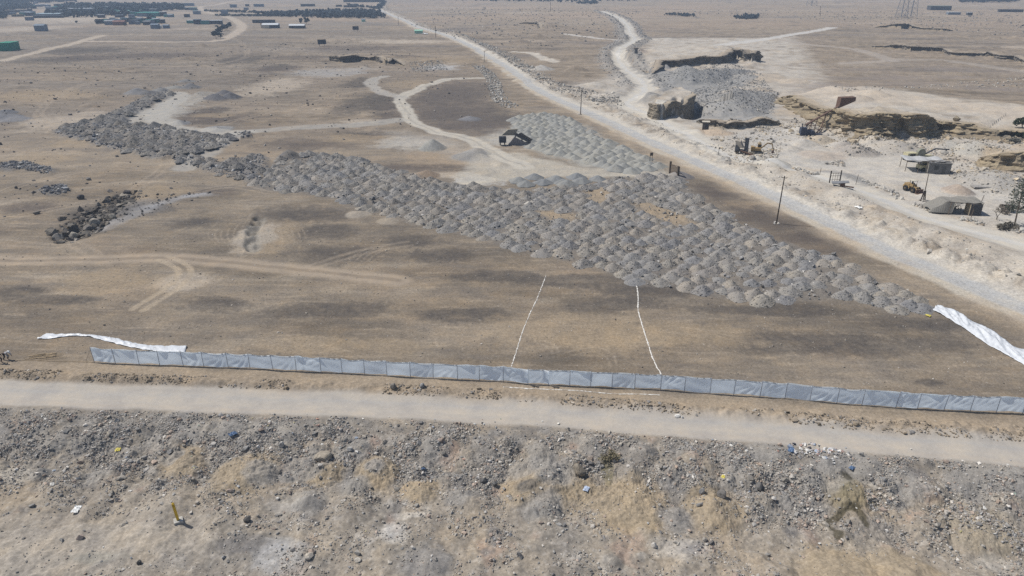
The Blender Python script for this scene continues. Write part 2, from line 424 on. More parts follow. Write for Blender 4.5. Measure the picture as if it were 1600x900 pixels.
def height(x, y):
    x = np.asarray(x, float).ravel(); y = np.asarray(y, float).ravel()
    d = np.hypot(x, y)
    z = .35 * fbm(x, y, 38, 3, 1) * sst(60, 110, d) + 1.6 * fbm(x, y, 190, 3, 5) * sst(200, 500, d)
    z += .10 * pn(x / 4.5, y / 4.5, 8)
    mid = sst(120, 190, d) * (1 - sst(600, 1000, d))
    z += mid * (.42 * fbm(x * .7, y, 13, 4, 14, .6) + .22 * np.abs(fbm(x * .6, y, 5, 3, 15, .6)))
    nrz = sst(72, 90, d) * (1 - sst(150, 200, d))
    z += nrz * (.05 * fbm(x * .25, y, 1.6, 3, 16, .6) + .10 * np.abs(fbm(x * .5, y, 7, 3, 17)))
    # foreground dumping ground drops below the near road
    sd = over_line(x, y, ROADS['near'])                    # plus = beyond the road
    below = sst(2.0, 9, -sd)
    onroad = 1 - sst(2.2, 3.4, np.abs(sd))
    z -= 1.5 * below
    z *= 1 - onroad
    r = d < 110
    xr, yr = x[r], y[r]
    rough = np.zeros_like(z)
    br = below[r]
    band = br * (1 - sst(9, 17, np.abs(sd[r])))
    rough[r] = br * (.27 * fbm(xr, yr, 1.7, 3, 21) + .5 * fbm(xr, yr, 5.5, 3, 23)) + band * .55 * np.abs(fbm(xr, yr, 1.5, 4, 25, .6)) 
    z += rough
    # near verge of the fence road: berm
    ber = smooth_line([(-300, 575), (0, 584), (200, 592), (400, 600), (600, 608), (800, 619), (1000, 634), (1200, 651), (1400, 669), (1600, 683), (1900, 712)])
    idx, dd, s, _ = poly_dist(x, y, ber, 4)
    z[idx] += .42 * np.exp(-(dd / 1.0) ** 2) * (.75 + .8 * fbm(x[idx], y[idx], 1.6, 3, 41))
    # main road sits on its bed
    for k, w in (('main', 3.0), ('side', 2.2)):
        idx, dd, s, _ = poly_dist(x, y, ROADS[k], 14)
        z[idx] *= sst(w, w + 4, dd)
    bank = smooth_line([(700, 50), (800, 98), (850, 128), (905, 150), (960, 176), (1010, 198), (1060, 222), (1110, 243), (1160, 268), (1220, 295), (1290, 328), (1350, 354), (1400, 372), (1470, 400), (1540, 428), (1600, 450), (1750, 510)])
    idx, dd, s, _ = poly_dist(x, y, bank, 10)
    z[idx] += np.exp(-(dd / 2.6) ** 2) * (.5 + .7 * fbm(x[idx], y[idx], 3, 3, 43))
    ridge = smooth_line([(1180, 262), (1230, 275), (1290, 295), (1340, 318), (1400, 348), (1450, 365), (1510, 385), (1570, 405), (1640, 428)])
    idx, dd, s, _ = poly_dist(x, y, ridge, 14)
    z[idx] += 1.2 * np.exp(-(dd / 4.2) ** 2) * (1 + .4 * fbm(x[idx], y[idx], 6, 2, 44))
    # stony banks along the far side road
    side = ROADS['side']
    idx, dd, s, _ = poly_dist(x, y, side[:110], 16)
    far = sst(230, 330, d[idx])
    z[idx] += far * 1.4 * np.exp(-((dd - 7) / 2.6) ** 2) * (.6 + .8 * fbm(x[idx], y[idx], 5, 3, 45))
    # conical heaps
    wx, wy = warp(x, y)
    wx, wy = x + (wx - x) * .35, y + (wy - y) * .35
    add = np.zeros_like(z)
    for (mx, my, mr, mh, c, p) in MOUNDS:
        sel = box_sel(x, y, mx - mr * 1.6, mx + mr * 1.6, my - mr * 1.6, my + mr * 1.6)
        if len(sel) == 0:
            continue
        q = np.hypot(wx[sel] - mx, wy[sel] - my) / mr
        add[sel] = np.maximum(add[sel], mh * np.clip(1.03 - np.sqrt(q * q * .98 + .02), 0, 1))
    z += add * (1 - onroad)
    # slopes of dumped gravel
    for px, sl, fade, c in SLOPES:
        P = wpts(px)
        idx, dd, s, h = poly_dist(wx, wy, P, 60)
        sd = dd * s
        top = h / sl
        hh = np.where(sd > 0, np.minimum(sd * sl, h) * (1 - sst(top + 2, top + 2 + fade, sd)), 0)
        z[idx] = np.maximum(z[idx], z[idx] * .3 + hh * (1 + .12 * fbm(x[idx], y[idx], 6, 3, 47)))
    # cliffs
    for k, (idx, sd, h, fade) in enumerate(cliff_sd(x, y)):
        st = sst(-.06, .06, sd)
        hb = h + (CLIFF_MEAN[k] - h) * sst(2, 25, sd) * sst(.2, 1.0, h)
        hh = hb * (1 + .16 * pn(x[idx] / 9, y[idx] / 9, 51))
        up = st * (.72 + .28 * sst(.8, 1.6, sd)) * (1 - sst(fade * .15, fade, sd))
        talus = np.where(sd < 0, np.clip(1 + sd / (h * .9 + .3), 0, 1) ** 1.5 * .3 * (1 + .7 * pn(x[idx] / 3, y[idx] / 3, 52)), 0)
        z[idx] += hh * np.maximum(up, 0) + h * talus * (1 - st)
    # dark rubble strips, trench
    for P in DARK_STRIP:
        idx, m, sd = poly_in(wx, wy, P, 1.5)
        z[idx] += m * (.5 + .9 * np.abs(fbm(x[idx], y[idx], 4.2, 2, 61)) + .35 * fbm(x[idx], y[idx], 1.5, 2, 62))
    idx, m, sd = poly_in(wx, wy, MESA, .3)
    z[idx] = np.maximum(z[idx], m * (4.6 + .7 * fbm(x[idx], y[idx], 6, 3, 66)))
    idx, m, sd = poly_in(x, y, HOLLOW, 1.4)
    z[idx] -= m * 3.2
    idx, m, sd = poly_in(x + 1.6 * (wx - x), y + 1.6 * (wy - y), TRENCH, .9)
    z[idx] -= m * (.5 + 1.3 * fbm(x[idx], y[idx], 2.2, 3, 63))
    idx, dd, s, _ = poly_dist(wx, wy, smooth_line([(402, 340), (398, 352), (393, 370), (396, 390)]), 3)
    z[idx] -= .7 * (1 - sst(.4, 1.5, dd)) * (1 + pn(x[idx] / 2, y[idx] / 2, 67))
    idx, m, sd = poly_in(x, y, RUBBLE_FIELD, 1.5)
    z[idx] += m * .12 * fbm(x[idx], y[idx], 1.3, 2, 64)
    # far ranges that rise towards the horizon
    z += sst(2600, 9000, d) * 90 * np.clip(.35 + fbm(x, y, 2600, 3, 71), 0, 2)
    return z


def ray(u, v, it=14):
    """terrain point seen at photo pixel (u, v)"""
    z = 0.0
    for _ in range(it):
        x, y = G(u, v, z)
        z = .5 * z + .5 * ground_z(x, y)
    x, y = G(u, v, z)
    return Vector((x, y, ground_z(x, y)))


GRID = {}


def ground_z(x, y):
    """height of the built ground sheet at one point"""
    az, RN, Z = GRID['az'], GRID['r'], GRID['z']
    a = math.degrees(math.atan2(x, y)); r = math.hypot(x, y)
    j = int(np.clip(np.searchsorted(az, a) - 1, 0, len(az) - 2))
    t = (a - az[j]) / (az[j + 1] - az[j])
    return float(np.interp(r, RN[:, j], Z[:, j]) * (1 - t) + np.interp(r, RN[:, j + 1], Z[:, j + 1]) * t)


# ------------------------------------------------------------------ soil colours (albedo)
def colour(x, y):
    x = np.asarray(x, float).ravel(); y = np.asarray(y, float).ravel()
    n = len(x)
    d = np.hypot(x, y)
    GA = np.ones(n, np.float32)
    C = np.empty((n, 3), np.float32); C[:] = (.262, .225, .182)

    def mix(idx, m, c, k=1.0):
        m = np.clip(m * k, 0, 1)[:, None].astype(np.float32)
        C[idx] = C[idx] * (1 - m) + np.array(c, np.float32) * m
    ALL = slice(None)
    n1 = fbm(x, y, 55, 3, 101); n2 = fbm(x * .28, y, 5.5, 4, 103); n3 = fbm(x, y, 9, 4, 105); n4 = fbm(x, y, 1.3, 3, 107); n5 = fbm(x * .45, y, 60, 4, 109)
    mix(ALL, sst(-.1, .55, n1 + .5 * n3), (.29, .236, .178), .8)
    mix(ALL, sst(-.05, .5, n2 + .35 * n5), (.172, .157, .142), .72)
    mix(ALL, sst(.12, .6, -n2 + .4 * n3 - .3 * n5), (.36, .315, .258), .65)
    mix(ALL, sst(.15, .65, n5), (.19, .17, .155), .6)
    mix(ALL, sst(.2, .7, fbm(x, y, 26, 3, 111)), (.31, .23, .16), .4)
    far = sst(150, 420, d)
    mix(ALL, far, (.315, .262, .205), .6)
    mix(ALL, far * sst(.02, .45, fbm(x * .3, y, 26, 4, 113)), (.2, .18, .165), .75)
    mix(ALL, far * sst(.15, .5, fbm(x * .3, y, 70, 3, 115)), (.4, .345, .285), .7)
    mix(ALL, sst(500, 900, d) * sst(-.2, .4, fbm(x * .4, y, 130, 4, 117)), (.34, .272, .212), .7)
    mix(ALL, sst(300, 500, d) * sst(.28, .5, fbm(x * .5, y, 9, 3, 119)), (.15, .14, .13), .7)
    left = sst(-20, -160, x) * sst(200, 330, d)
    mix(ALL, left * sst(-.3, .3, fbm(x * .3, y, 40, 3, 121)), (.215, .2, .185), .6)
    wx, wy = warp(x, y)
    pl = sst(165, 240, y) * (1 - sst(500, 900, y))
    f1 = fbm(x * .22, y, 8, 5, 187, .62); f2 = fbm(x * .35, y, 30, 4, 189, .6)
    f3 = fbm(x * .4, y, 2.6, 3, 195, .7)
    C[:] = C * (1 + pl * (-.13 + .5 * np.clip(f1, -.6, .6) + .36 * np.clip(f2, -.6, .6) + .36 * np.clip(f3, -.7, .7)))[:, None] * (1 + .0 * pl)[:, None]
    mix(ALL, pl * sst(.1, .5, f1 + .4 * f2), (.14, .12, .106), .7)
    mix(ALL, pl * sst(20, -60, x) * sst(-.3, .4, fbm(x * .4, y, 70, 4, 193)), (.18, .157, .137), .55)
    nr = box_sel(x, y, -200, 160, 62, 190)
    pl0 = sst(2, 6, over_line(x[nr], y[nr], ROADS['near'])) * (1 - sst(150, 190, y[nr]))
    pl0 = pl0 * (1 - sst(-4, 0, x[nr] - np.interp(y[nr], ROADS['main'][::-1, 1], ROADS['main'][::-1, 0])))
    e0 = fbm(x[nr] * .45, y[nr], 13, 4, 191, .6)
    C[nr] = C[nr] * (1 - pl0 * (.16 + .5 * np.clip(e0 + .08, -.3, .6)))[:, None]
    e1 = fbm(x[nr] * .14 + .25 * y[nr], y[nr], 1.0, 4, 181); e2 = fbm(x[nr] * .2, y[nr], 3.2, 4, 183); e3 = fbm(x[nr], y[nr], .5, 2, 185)
    pl = pl0
    mix(nr, pl * sst(.05, .5, e1), (.185, .165, .145), .5); mix(nr, pl * sst(.1, .5, -e1), (.36, .305, .24), .4)
    mix(nr, pl * sst(.05, .45, e2), (.15, .135, .122), .42); mix(nr, pl * sst(.22, .5, e3), (.16, .145, .13), .35)

    C *= np.array((1.01, .99, .962), np.float32)
    # pale dusty quarry ground on the right
    Q = wpts([(870, 140), (1000, 110), (1010, 60), (1240, 60), (1300, 140), (1600, 180), (1800, 200), (1900, 520), (1600, 455), (1450, 395), (1300, 330), (1200, 285), (1100, 245), (1000, 205)])
    idx, m, sd = poly_in(wx, wy, Q, 7)
    mix(idx, m * sst(-.5, .5, n3[idx] + .3), (.46, .425, .375), .9)
    mix(idx, m * sst(.1, .5, fbm(x[idx], y[idx], 17, 3, 131)), (.39, .325, .25), .7)
    F = wpts([(1120, 205), (1240, 200), (1330, 225), (1450, 235), (1560, 270), (1620, 300), (1620, 360), (1500, 335), (1380, 300), (1280, 270), (1180, 245)])
    idx, m, sd = poly_in(wx, wy, F, 4)
    mix(idx, m * (.7 + .3 * n3[idx]), (.47, .445, .405), .95)
    mix(idx, m * sst(.1, .5, fbm(x[idx] * .5, y[idx], 10, 3, 132)), (.38, .365, .34), .7)
    P = wpts([(1250, 150), (1400, 140), (1640, 150), (1640, 110), (1340, 95), (1240, 110)])
    idx, m, sd = poly_in(wx, wy, P, 25)
    mix(idx, m * sst(-.3, .5, fbm(x[idx] * .35, y[idx], 18, 3, 133)), (.24, .205, .18), .85)
    P = wpts([(1225, 150), (1300, 145), (1450, 165), (1620, 190), (1620, 212), (1500, 194), (1400, 182), (1300, 176)])
    idx, m, sd = poly_in(wx, wy, P, 6)
    mix(idx, m, (.46, .40, .33), .8)

    def blob(u, v, ru, rv, c, k=.8, hard=.55):
        cx, cy = G(u, v)
        rx = ru * mpp(u, v); _, y1 = G(u, v - rv); _, y0 = G(u, v + rv)
        ry = abs(y1 - y0) / 2
        sel = box_sel(x, y, cx - rx * 1.8, cx + rx * 1.8, cy - ry * 1.8, cy + ry * 1.8)
        if len(sel) == 0: return
        q = np.hypot((x[sel] - cx) / rx, (y[sel] - cy) / ry)
        mix(sel, sst(1.15, hard, q + .6 * n3[sel] + .45 * n2[sel] + .45 * n4[sel]) * (.7 + .5 * np.clip(n4[sel] + n2[sel] + .4, 0, 1)), c, k)
    DK = (.098, .088, .08); LT = (.42, .365, .3); TN = (.32, .255, .18)
    for b in [(500, 362, 60, 14), (545, 396, 95, 14), (470, 335, 90, 14), (690, 400, 60, 12), (640, 378, 70, 10), (950, 476, 80, 15), (1010, 455, 100, 14), (1200, 485, 150, 12), (880, 440, 110, 12), (1420, 505, 120, 14),
              (1310, 535, 220, 22), (1455, 597, 30, 8), (520, 487, 100, 16), (345, 474, 60, 14), (720, 492, 80, 12), (770, 432, 110, 10), (700, 330, 60, 8), (240, 325, 50, 10), (90, 470, 70, 8), (30, 455, 50, 8),
              (300, 348, 40, 10), (700, 150, 60, 16), (740, 180, 70, 20), (690, 175, 40, 14), (560, 130, 25, 12), (600, 170, 25, 14), (560, 210, 40, 6), (320, 175, 40, 8), (330, 190, 45, 6), (150, 335, 60, 20),
              (130, 80, 80, 7), (90, 95, 60, 5), (430, 105, 30, 6), (760, 190, 60, 12), (380, 92, 40, 8), (580, 160, 50, 20)]:
        blob(*b, DK, .88)
    for b in [(625, 168, 36, 20), (345, 186, 60, 10), (305, 180, 40, 12), (480, 226, 90, 10), (600, 212, 50, 8), (650, 262, 90, 8), (430, 108, 50, 6), (250, 88, 90, 5), (130, 92, 60, 5), (560, 75, 90, 5), (470, 90, 60, 4), (640, 92, 60, 4), (720, 196, 50, 8), (40, 325, 60, 10), (330, 300, 50, 8), (1110, 300, 20, 10), (1190, 335, 50, 9), (1265, 372, 50, 8)]:
        blob(*b, (.115, .098, .088), .75)
    for b in [(500, 540, 130, 18), (900, 520, 130, 30), (1080, 520, 100, 25), (60, 250, 60, 14), (250, 300, 60, 12), (430, 370, 40, 30), (950, 540, 90, 18), (110, 225, 50, 8), (60, 150, 90, 12), (330, 180, 40, 4),
              (690, 95, 60, 8), (640, 130, 40, 8), (1000, 530, 60, 20), (180, 440, 90, 20), (560, 215, 60, 8)]:
        blob(*b, TN, .6)
    for b in [(690, 275, 60, 5), (100, 190, 60, 16), (430, 135, 50, 16), (400, 370, 30, 28), (130, 30, 120, 6), (40, 45, 60, 6), (620, 65, 60, 3), (660, 65, 50, 2), (290, 440, 50, 14), (560, 190, 30, 4)]:
        blob(*b, LT, .7)
    blob(230, 180, 60, 26, (.36, .345, .315), .8); blob(290, 160, 26, 18, (.36, .345, .315), .6); blob(640, 225, 60, 12, (.42, .4, .365), .7); blob(745, 283, 50, 10, (.46, .455, .44), .9)
    blob(700, 245, 90, 14, (.33, .26, .19), .5); blob(520, 112, 70, 8, (.35, .34, .33), .7); blob(690, 105, 30, 6, (.4, .4, .4), .8); blob(790, 215, 40, 14, (.42, .4, .36), .8)
    T = wpts([(1072, 282), (1100, 285), (1150, 302), (1215, 330), (1275, 352), (1322, 378), (1312, 392), (1262, 388), (1205, 368), (1150, 340), (1105, 312)])
    idx, m, sd = poly_in(wx, wy, T, 3); mix(idx, m * (.85 + .5 * n2[idx]), (.105, .09, .08), .95)
    T = wpts([(650, 148), (705, 126), (778, 130), (768, 160), (792, 188), (800, 205), (745, 212), (690, 200), (655, 190), (643, 172)])
    idx, m, sd = poly_in(wx, wy, T, 5); mix(idx, m * (.8 + .5 * n2[idx]), (.125, .108, .098), .9)
    blob(1160, 320, 30, 7, (.3, .235, .165), .5)

    # heaps
    for (mx, my, mr, mh, c, p) in MOUNDS:
        if c is None: continue
        sel = box_sel(x, y, mx - mr * 1.5, mx + mr * 1.5, my - mr * 1.5, my + mr * 1.5)
        if len(sel) == 0: continue
        q = np.hypot(x[sel] - mx + .25 * (wx[sel] - x[sel]), y[sel] - my + .25 * (wy[sel] - y[sel])) / mr
        mix(sel, sst(1.15, .8, q), c, .92)
    for px, sl, fade, c in SLOPES:
        P = wpts(px)
        idx, dd, s, h = poly_dist(wx, wy, P, 40)
        sd = dd * s
        mix(idx, sst(-.5, .5, sd) * (1 - sst(h / sl + 1, h / sl + fade * .6, sd)) * (h > .5), c, .95)
    for P in DARK_STRIP:
        idx, m, sd = poly_in(wx, wy, P, 1.2); mix(idx, m, (.185, .178, .172), .85)
    idx, m, sd = poly_in(wx, wy, TRENCH, 1); mix(idx, m * sst(-.4, .3, n3[idx]), (.14, .12, .1), .9)
    blob(220, 325, 60, 12, (.2, .195, .195), .5)
    idx, dd, s, _ = poly_dist(wx, wy, smooth_line([(150, 356), (190, 345), (225, 326), (270, 312), (325, 304)]), 5)
    mix(idx, (1 - sst(.6, 2.6, dd)) * (.7 + .6 * n3[idx]), (.32, .32, .33), .8)
    idx, dd, s, _ = poly_dist(wx, wy, smooth_line([(402, 340), (398, 352), (393, 370), (396, 390)]), 4); mix(idx, 1 - sst(.6, 1.8, dd), (.24, .225, .2), .8)
    idx, m, sd = poly_in(wx, wy, RUBBLE_FIELD, 1.2); mix(idx, m, (.178, .163, .147), .88)
    for P in SAND_GAPS:
        idx, m, sd = poly_in(wx, wy, P, 1.5); mix(idx, m, (.31, .25, .18), .9)
    idx, m, sd = poly_in(wx, wy, FINE_FIELD, 2); mix(idx, m, (.33, .32, .29), .9)

    # cliffs: layered sandy rock, bare tops
    for idx, sd, h, fade in cliff_sd(x, y):
        m = (1 - sst(.3, 2.5, np.abs(sd))) * sst(.2, 1, h)
        mix(idx, m, (.27, .22, .15), .7)
        m = sst(.2, 1, sd) * (1 - sst(2, 9, sd)) * sst(.2, 1, h)
        mix(idx, m * sst(-.3, .3, n3[idx]), (.385, .33, .265), .5)

    for z0, px, c in ((3, [(1018, 108), (1032, 100), (1075, 101), (1120, 105), (1150, 104), (1182, 114), (1160, 122), (1132, 130), (1110, 136), (1050, 136), (1026, 130)], (.265, .262, .255)),
                      (3, [(1088, 160), (1084, 146), (1096, 136), (1150, 133), (1206, 136), (1214, 150), (1211, 176), (1190, 183), (1120, 184), (1090, 178)], (.295, .288, .276))):
        P = np.array([G(a, b, z0) for a, b in px])
        idx, m, sd = poly_in(wx, wy, P, 1.5); mix(idx, m, c, .9)
    # ----- roads and tracks
    def road(line, hw, c, k=.9, edge=.8, warpk=.35):
        P = smooth_line(line) if isinstance(line, list) else line
        idx, dd, s, _ = poly_dist(x + (wx - x) * warpk, y + (wy - y) * warpk, P, hw + edge + 3)
        mix(idx, 1 - sst(hw, hw + edge, dd), c, k)
        if hw > 1: GA[idx] = np.minimum(GA[idx], 1 - .6 * (1 - sst(hw, hw + edge, dd)))
        return idx, dd * s
    road(LEFT_ROAD, 2.6, (.42, .36, .29), .85, 2); road(UPPER_ROAD, 3.2, (.41, .35, .285), .85, 2.5)
    road(WEST_TRACK, 1.2, (.36, .298, .232), .75, 1.8); road(WEST_TRACK, .3, (.2, .165, .13), .6, .5)
    for o in (-.9, .9):
        P = smooth_line(WEST_BRANCH); t = np.gradient(P, axis=0); nn = np.stack([-t[:, 1], t[:, 0]], 1); nn /= np.linalg.norm(nn, axis=1)[:, None]
        road(P + nn * o, .3, (.39, .325, .245), .65, .4, .1)
    road(NORTH_TRACK, 2.6, (.33, .315, .29), .75, 2); road(STRIP_TRACK, 3.0, (.37, .355, .325), .8, 2)
    for line in ([(0, 300), (60, 283), (130, 268), (190, 262), (250, 268)], [(205, 300), (235, 280), (262, 255)], [(300, 300), (360, 290), (420, 300)], [(0, 345), (70, 330), (130, 318)], [(130, 240), (60, 236), (0, 246)], [(90, 205), (60, 180), (90, 150), (150, 128), (240, 118)],
                 [(345, 195), (400, 180), (470, 168), (520, 150), (580, 140)], [(340, 100), (385, 88), (380, 70), (365, 60)], [(400, 97), (470, 100), (520, 108), (640, 110), (700, 118)], [(430, 205), (520, 190), (600, 175), (634, 168)], [(0, 140), (90, 125), (200, 112), (330, 104)],
                 [(440, 60), (520, 58), (600, 62), (680, 64)], [(150, 400), (110, 380), (80, 385), (0, 378)], [(480, 420), (560, 395), (640, 380)]):
        P = smooth_line(line); t = np.gradient(P, axis=0); nn = np.stack([-t[:, 1], t[:, 0]], 1); nn /= np.linalg.norm(nn, axis=1)[:, None] + 1e-9
        for o in (-1.0, 1.0): road(P + nn * o, .2 + .2 * (P[0, 1] > 170), (.36, .3, .235), .3, .5, .2)
    road(FAR_TRACK, 3.5, (.5, .48, .45), .9, 2); road(CROSS_TRACK, 3, (.35, .31, .27), .7, 3); road(CROSS_TRACK2, 3, (.33, .295, .26), .6, 3)
    road(MID_TRACK, 2.2, (.5, .46, .4), .8, 2); road(MID_TRACK2, 2.2, (.5, .47, .43), .8, 2)
    AP = wpts([(745, 245), (800, 240), (860, 252), (930, 265), (1040, 268), (1052, 277), (960, 279), (880, 277), (800, 283), (740, 292), (700, 290), (720, 268)])
    idx, m, sd = poly_in(wx, wy, AP, 1.5); mix(idx, m * (.85 + .3 * n2[idx]), (.42, .39, .335), .9)
    AP = wpts([(600, 205), (690, 212), (770, 238), (790, 262), (740, 255), (640, 225)])
    idx, m, sd = poly_in(wx, wy, AP, 3); mix(idx, m * (.6 + .5 * n2[idx]), (.38, .355, .32), .7)
    road(FIELD_TRACK, 2.0, (.45, .42, .365), .9, 1.2); road(FIELD_TRACK, .22, (.3, .28, .25), .6, .4); road(TRACK_LOOP, 2.0, (.36, .34, .31), .8, 1.5)
    # main road: wide pale dust verges, bluish compacted strip in the middle
    P = ROADS['main']
    idx, dd, s, _ = poly_dist(x + (wx - x) * .5, y + (wy - y) * .5, P, 30)
    sd = dd * s
    mix(idx, (1 - sst(3.0, 6.5, sd)) * (sd > 0) , (.53, .5, .445), .9)
    mix(idx, (1 - sst(7, 15, sd)) * (sd > 0) * sst(-.5, .4, n4[idx] + n3[idx]), (.47, .435, .38), .75)
    mix(idx, (1 - sst(3.6, 5.2, -sd)) * (sd <= 0), (.46, .42, .355), .9)
    mix(idx, (1 - sst(4, 9, -sd)) * (sd <= 0) * sst(-.4, .4, n3[idx]), (.4, .33, .25), .7)
    idx, dd, s, _ = poly_dist(x + (wx - x) * .2, y + (wy - y) * .2, P, 6)
    mix(idx, (1 - sst(1.5, 2.7, dd)) * (.85 + .3 * n4[idx]), (.385, .392, .396), .85)
    idx, sd = road(ROADS['side'], 3.0, (.5, .47, .415), .9, 2.2)
    mix(idx, 1 - sst(.7, 1.5, np.abs(sd)), (.5, .495, .48), .6)
    # banks of pale stone along the far part of the side road
    idx, dd, s, _ = poly_dist(wx, wy, ROADS['side'][:110], 18)
    mix(idx, sst(230, 330, d[idx]) * sst(3.5, 5, dd) * (1 - sst(8, 14, dd)), (.27, .26, .245), .7)
    GA[idx] = np.minimum(GA[idx], 1 - .8 * (1 - sst(4.5, 8, dd)))
    # near road
    P = ROADS['near']
    idx, dd, s, _ = poly_dist(x + (wx - x) * .35, y + (wy - y) * .35, P, 8)
    sd = dd * s
    mix(idx, 1 - sst(2.0, 3.0, np.abs(sd)), (.405, .376, .338), .95)
    GA[idx] = np.minimum(GA[idx], 1 - .75 * (1 - sst(2, 3, np.abs(sd))))
    for o, c, k in ((.55, (.36, .35, .335), .75), (-.75, (.45, .405, .345), .5), (1.5, (.36, .335, .3), .45), (-1.7, (.44, .38, .31), .5)):
        mix(idx, np.exp(-((sd - o + .25 * n3[idx]) / .35) ** 2) * (.7 + .5 * n2[idx]), c, k)
    # the dumping ground in front
    fr = sst(2.2, 3.2, -over_line(wx, wy, P))
    f = np.nonzero(fr > 0)[0]
    xf, yf, m = x[f], y[f], fr[f]
    a1, a2, a3, a4 = fbm(xf, yf, 7, 4, 151), fbm(xf, yf, 2.2, 4, 153), fbm(xf, yf, .6, 2, 155), fbm(xf, yf, 14, 3, 157)
    mix(f, m, (.302, .266, .22), .9)
    mix(f, m * sst(-.1, .35, a1), (.225, .21, .19), .62)
    mix(f, m * (1 - sst(9, 15, -over_line(xf, yf, P))) * sst(-.3, .2, a2), (.2, .192, .183), .7)
    mix(f, m * sst(.15, .5, a4 + .3 * a2), (.33, .27, .2), .6)
    mix(f, m * sst(.2, .55, a2 - .3 * a4), (.4, .375, .34), .6)
    mix(f, m * sst(.25, .6, fbm(xf, yf, 4, 3, 159)), (.36, .255, .2), .5)
    mix(f, m * sst(.22, .5, fbm(xf, yf, 3.3, 4, 161)), (.145, .14, .14), .7)
    mix(f, m * sst(.2, .5, a3), (.43, .4, .36), .45)
    mix(f, m * sst(.2, .5, -a3), (.15, .14, .13), .45)
    for (mx, my, mr, mh, c, p) in MOUNDS[:190]:
        if c is None: continue
        sel = box_sel(x, y, mx - mr * 1.5, mx + mr * 1.5, my - mr * 1.5, my + mr * 1.5); sel = sel[fr[sel] > .5]
        if len(sel) == 0: continue
        q = np.hypot(x[sel] - mx + .4 * (wx[sel] - x[sel]), y[sel] - my + .4 * (wy[sel] - y[sel])) / mr
        mix(sel, sst(1.2, .7, q + .3 * n4[sel]), c, .8)
    S = wpts([(-200, 800), (0, 800), (120, 788), (260, 782), (300, 800), (330, 830), (260, 850), (140, 870), (0, 900), (-200, 920)])
    idx, mm, sd = poly_in(wx, wy, S, 1); mix(idx, mm, (.345, .31, .265), .85)
    blob(612, 812, 22, 18, (.52, .5, .47), .75); blob(640, 785, 30, 6, (.48, .46, .43), .6); blob(435, 845, 45, 30, (.4, .395, .39), .75); blob(440, 770, 50, 25, (.37, .35, .32), .5); blob(375, 830, 40, 18, (.15, .145, .145), .75)
    blob(583, 760, 14, 6, (.075, .073, .075), .8); blob(820, 748, 18, 9, (.12, .115, .11), .8); blob(750, 755, 22, 10, (.16, .155, .15), .7); blob(665, 895, 50, 12, (.15, .145, .14), .7); blob(1070, 835, 60, 18, (.45, .425, .39), .6)
    blob(1560, 860, 40, 16, (.45, .425, .38), .6); blob(1370, 810, 60, 16, (.2, .19, .18), .6); blob(140, 850, 60, 10, (.3, .29, .25), .4); blob(20, 720, 40, 20, (.42, .39, .34), .7); blob(1020, 800, 30, 14, TAN, .7)
    W = wpts([(1322, 731), (1332, 734), (1345, 752), (1358, 776), (1352, 786), (1336, 783), (1316, 790), (1313, 783), (1320, 760)])
    idx, mm, sd = poly_in(x + 1.0 * (wx - x), y + 1.0 * (wy - y), W, .5); mix(idx, mm * (.5 + 1.2 * n4[idx] + .5 * n2[idx]), (.185, .163, .105), .6)
    for line, hw in (([(1350, 782), (1334, 781), (1320, 787), (1308, 792), (1300, 798), (1299, 806), (1306, 813), (1312, 822)], .26), ([(1346, 783), (1356, 793), (1362, 806)], .22)):
        idx, dd, s, _ = poly_dist(x + 1.0 * (wx - x), y + 1.0 * (wy - y), smooth_line(line), 2.5)
        mix(idx, 1 - sst(hw * .4, hw * 1.6, dd + .5 * n4[idx] - .1), (.075, .066, .045), .85)
    blob(950, 720, 10, 20, (.17, .15, .085), .7); blob(1325, 738, 10, 8, (.06, .055, .04), .7)
    # verge between fence and near road, tyre arcs on the levelled plot
    V = smooth_line([(-300, 577), (0, 577), (200, 583), (400, 592), (600, 601), (800, 611), (1000, 626), (1200, 642), (1400, 660), (1600, 674), (1900, 700)])
    idx, dd, s, _ = poly_dist(wx, wy, V, 5); mix(idx, 1 - sst(.8, 3.0, dd), (.325, .266, .2), .75)
    arcs = np.zeros(n)
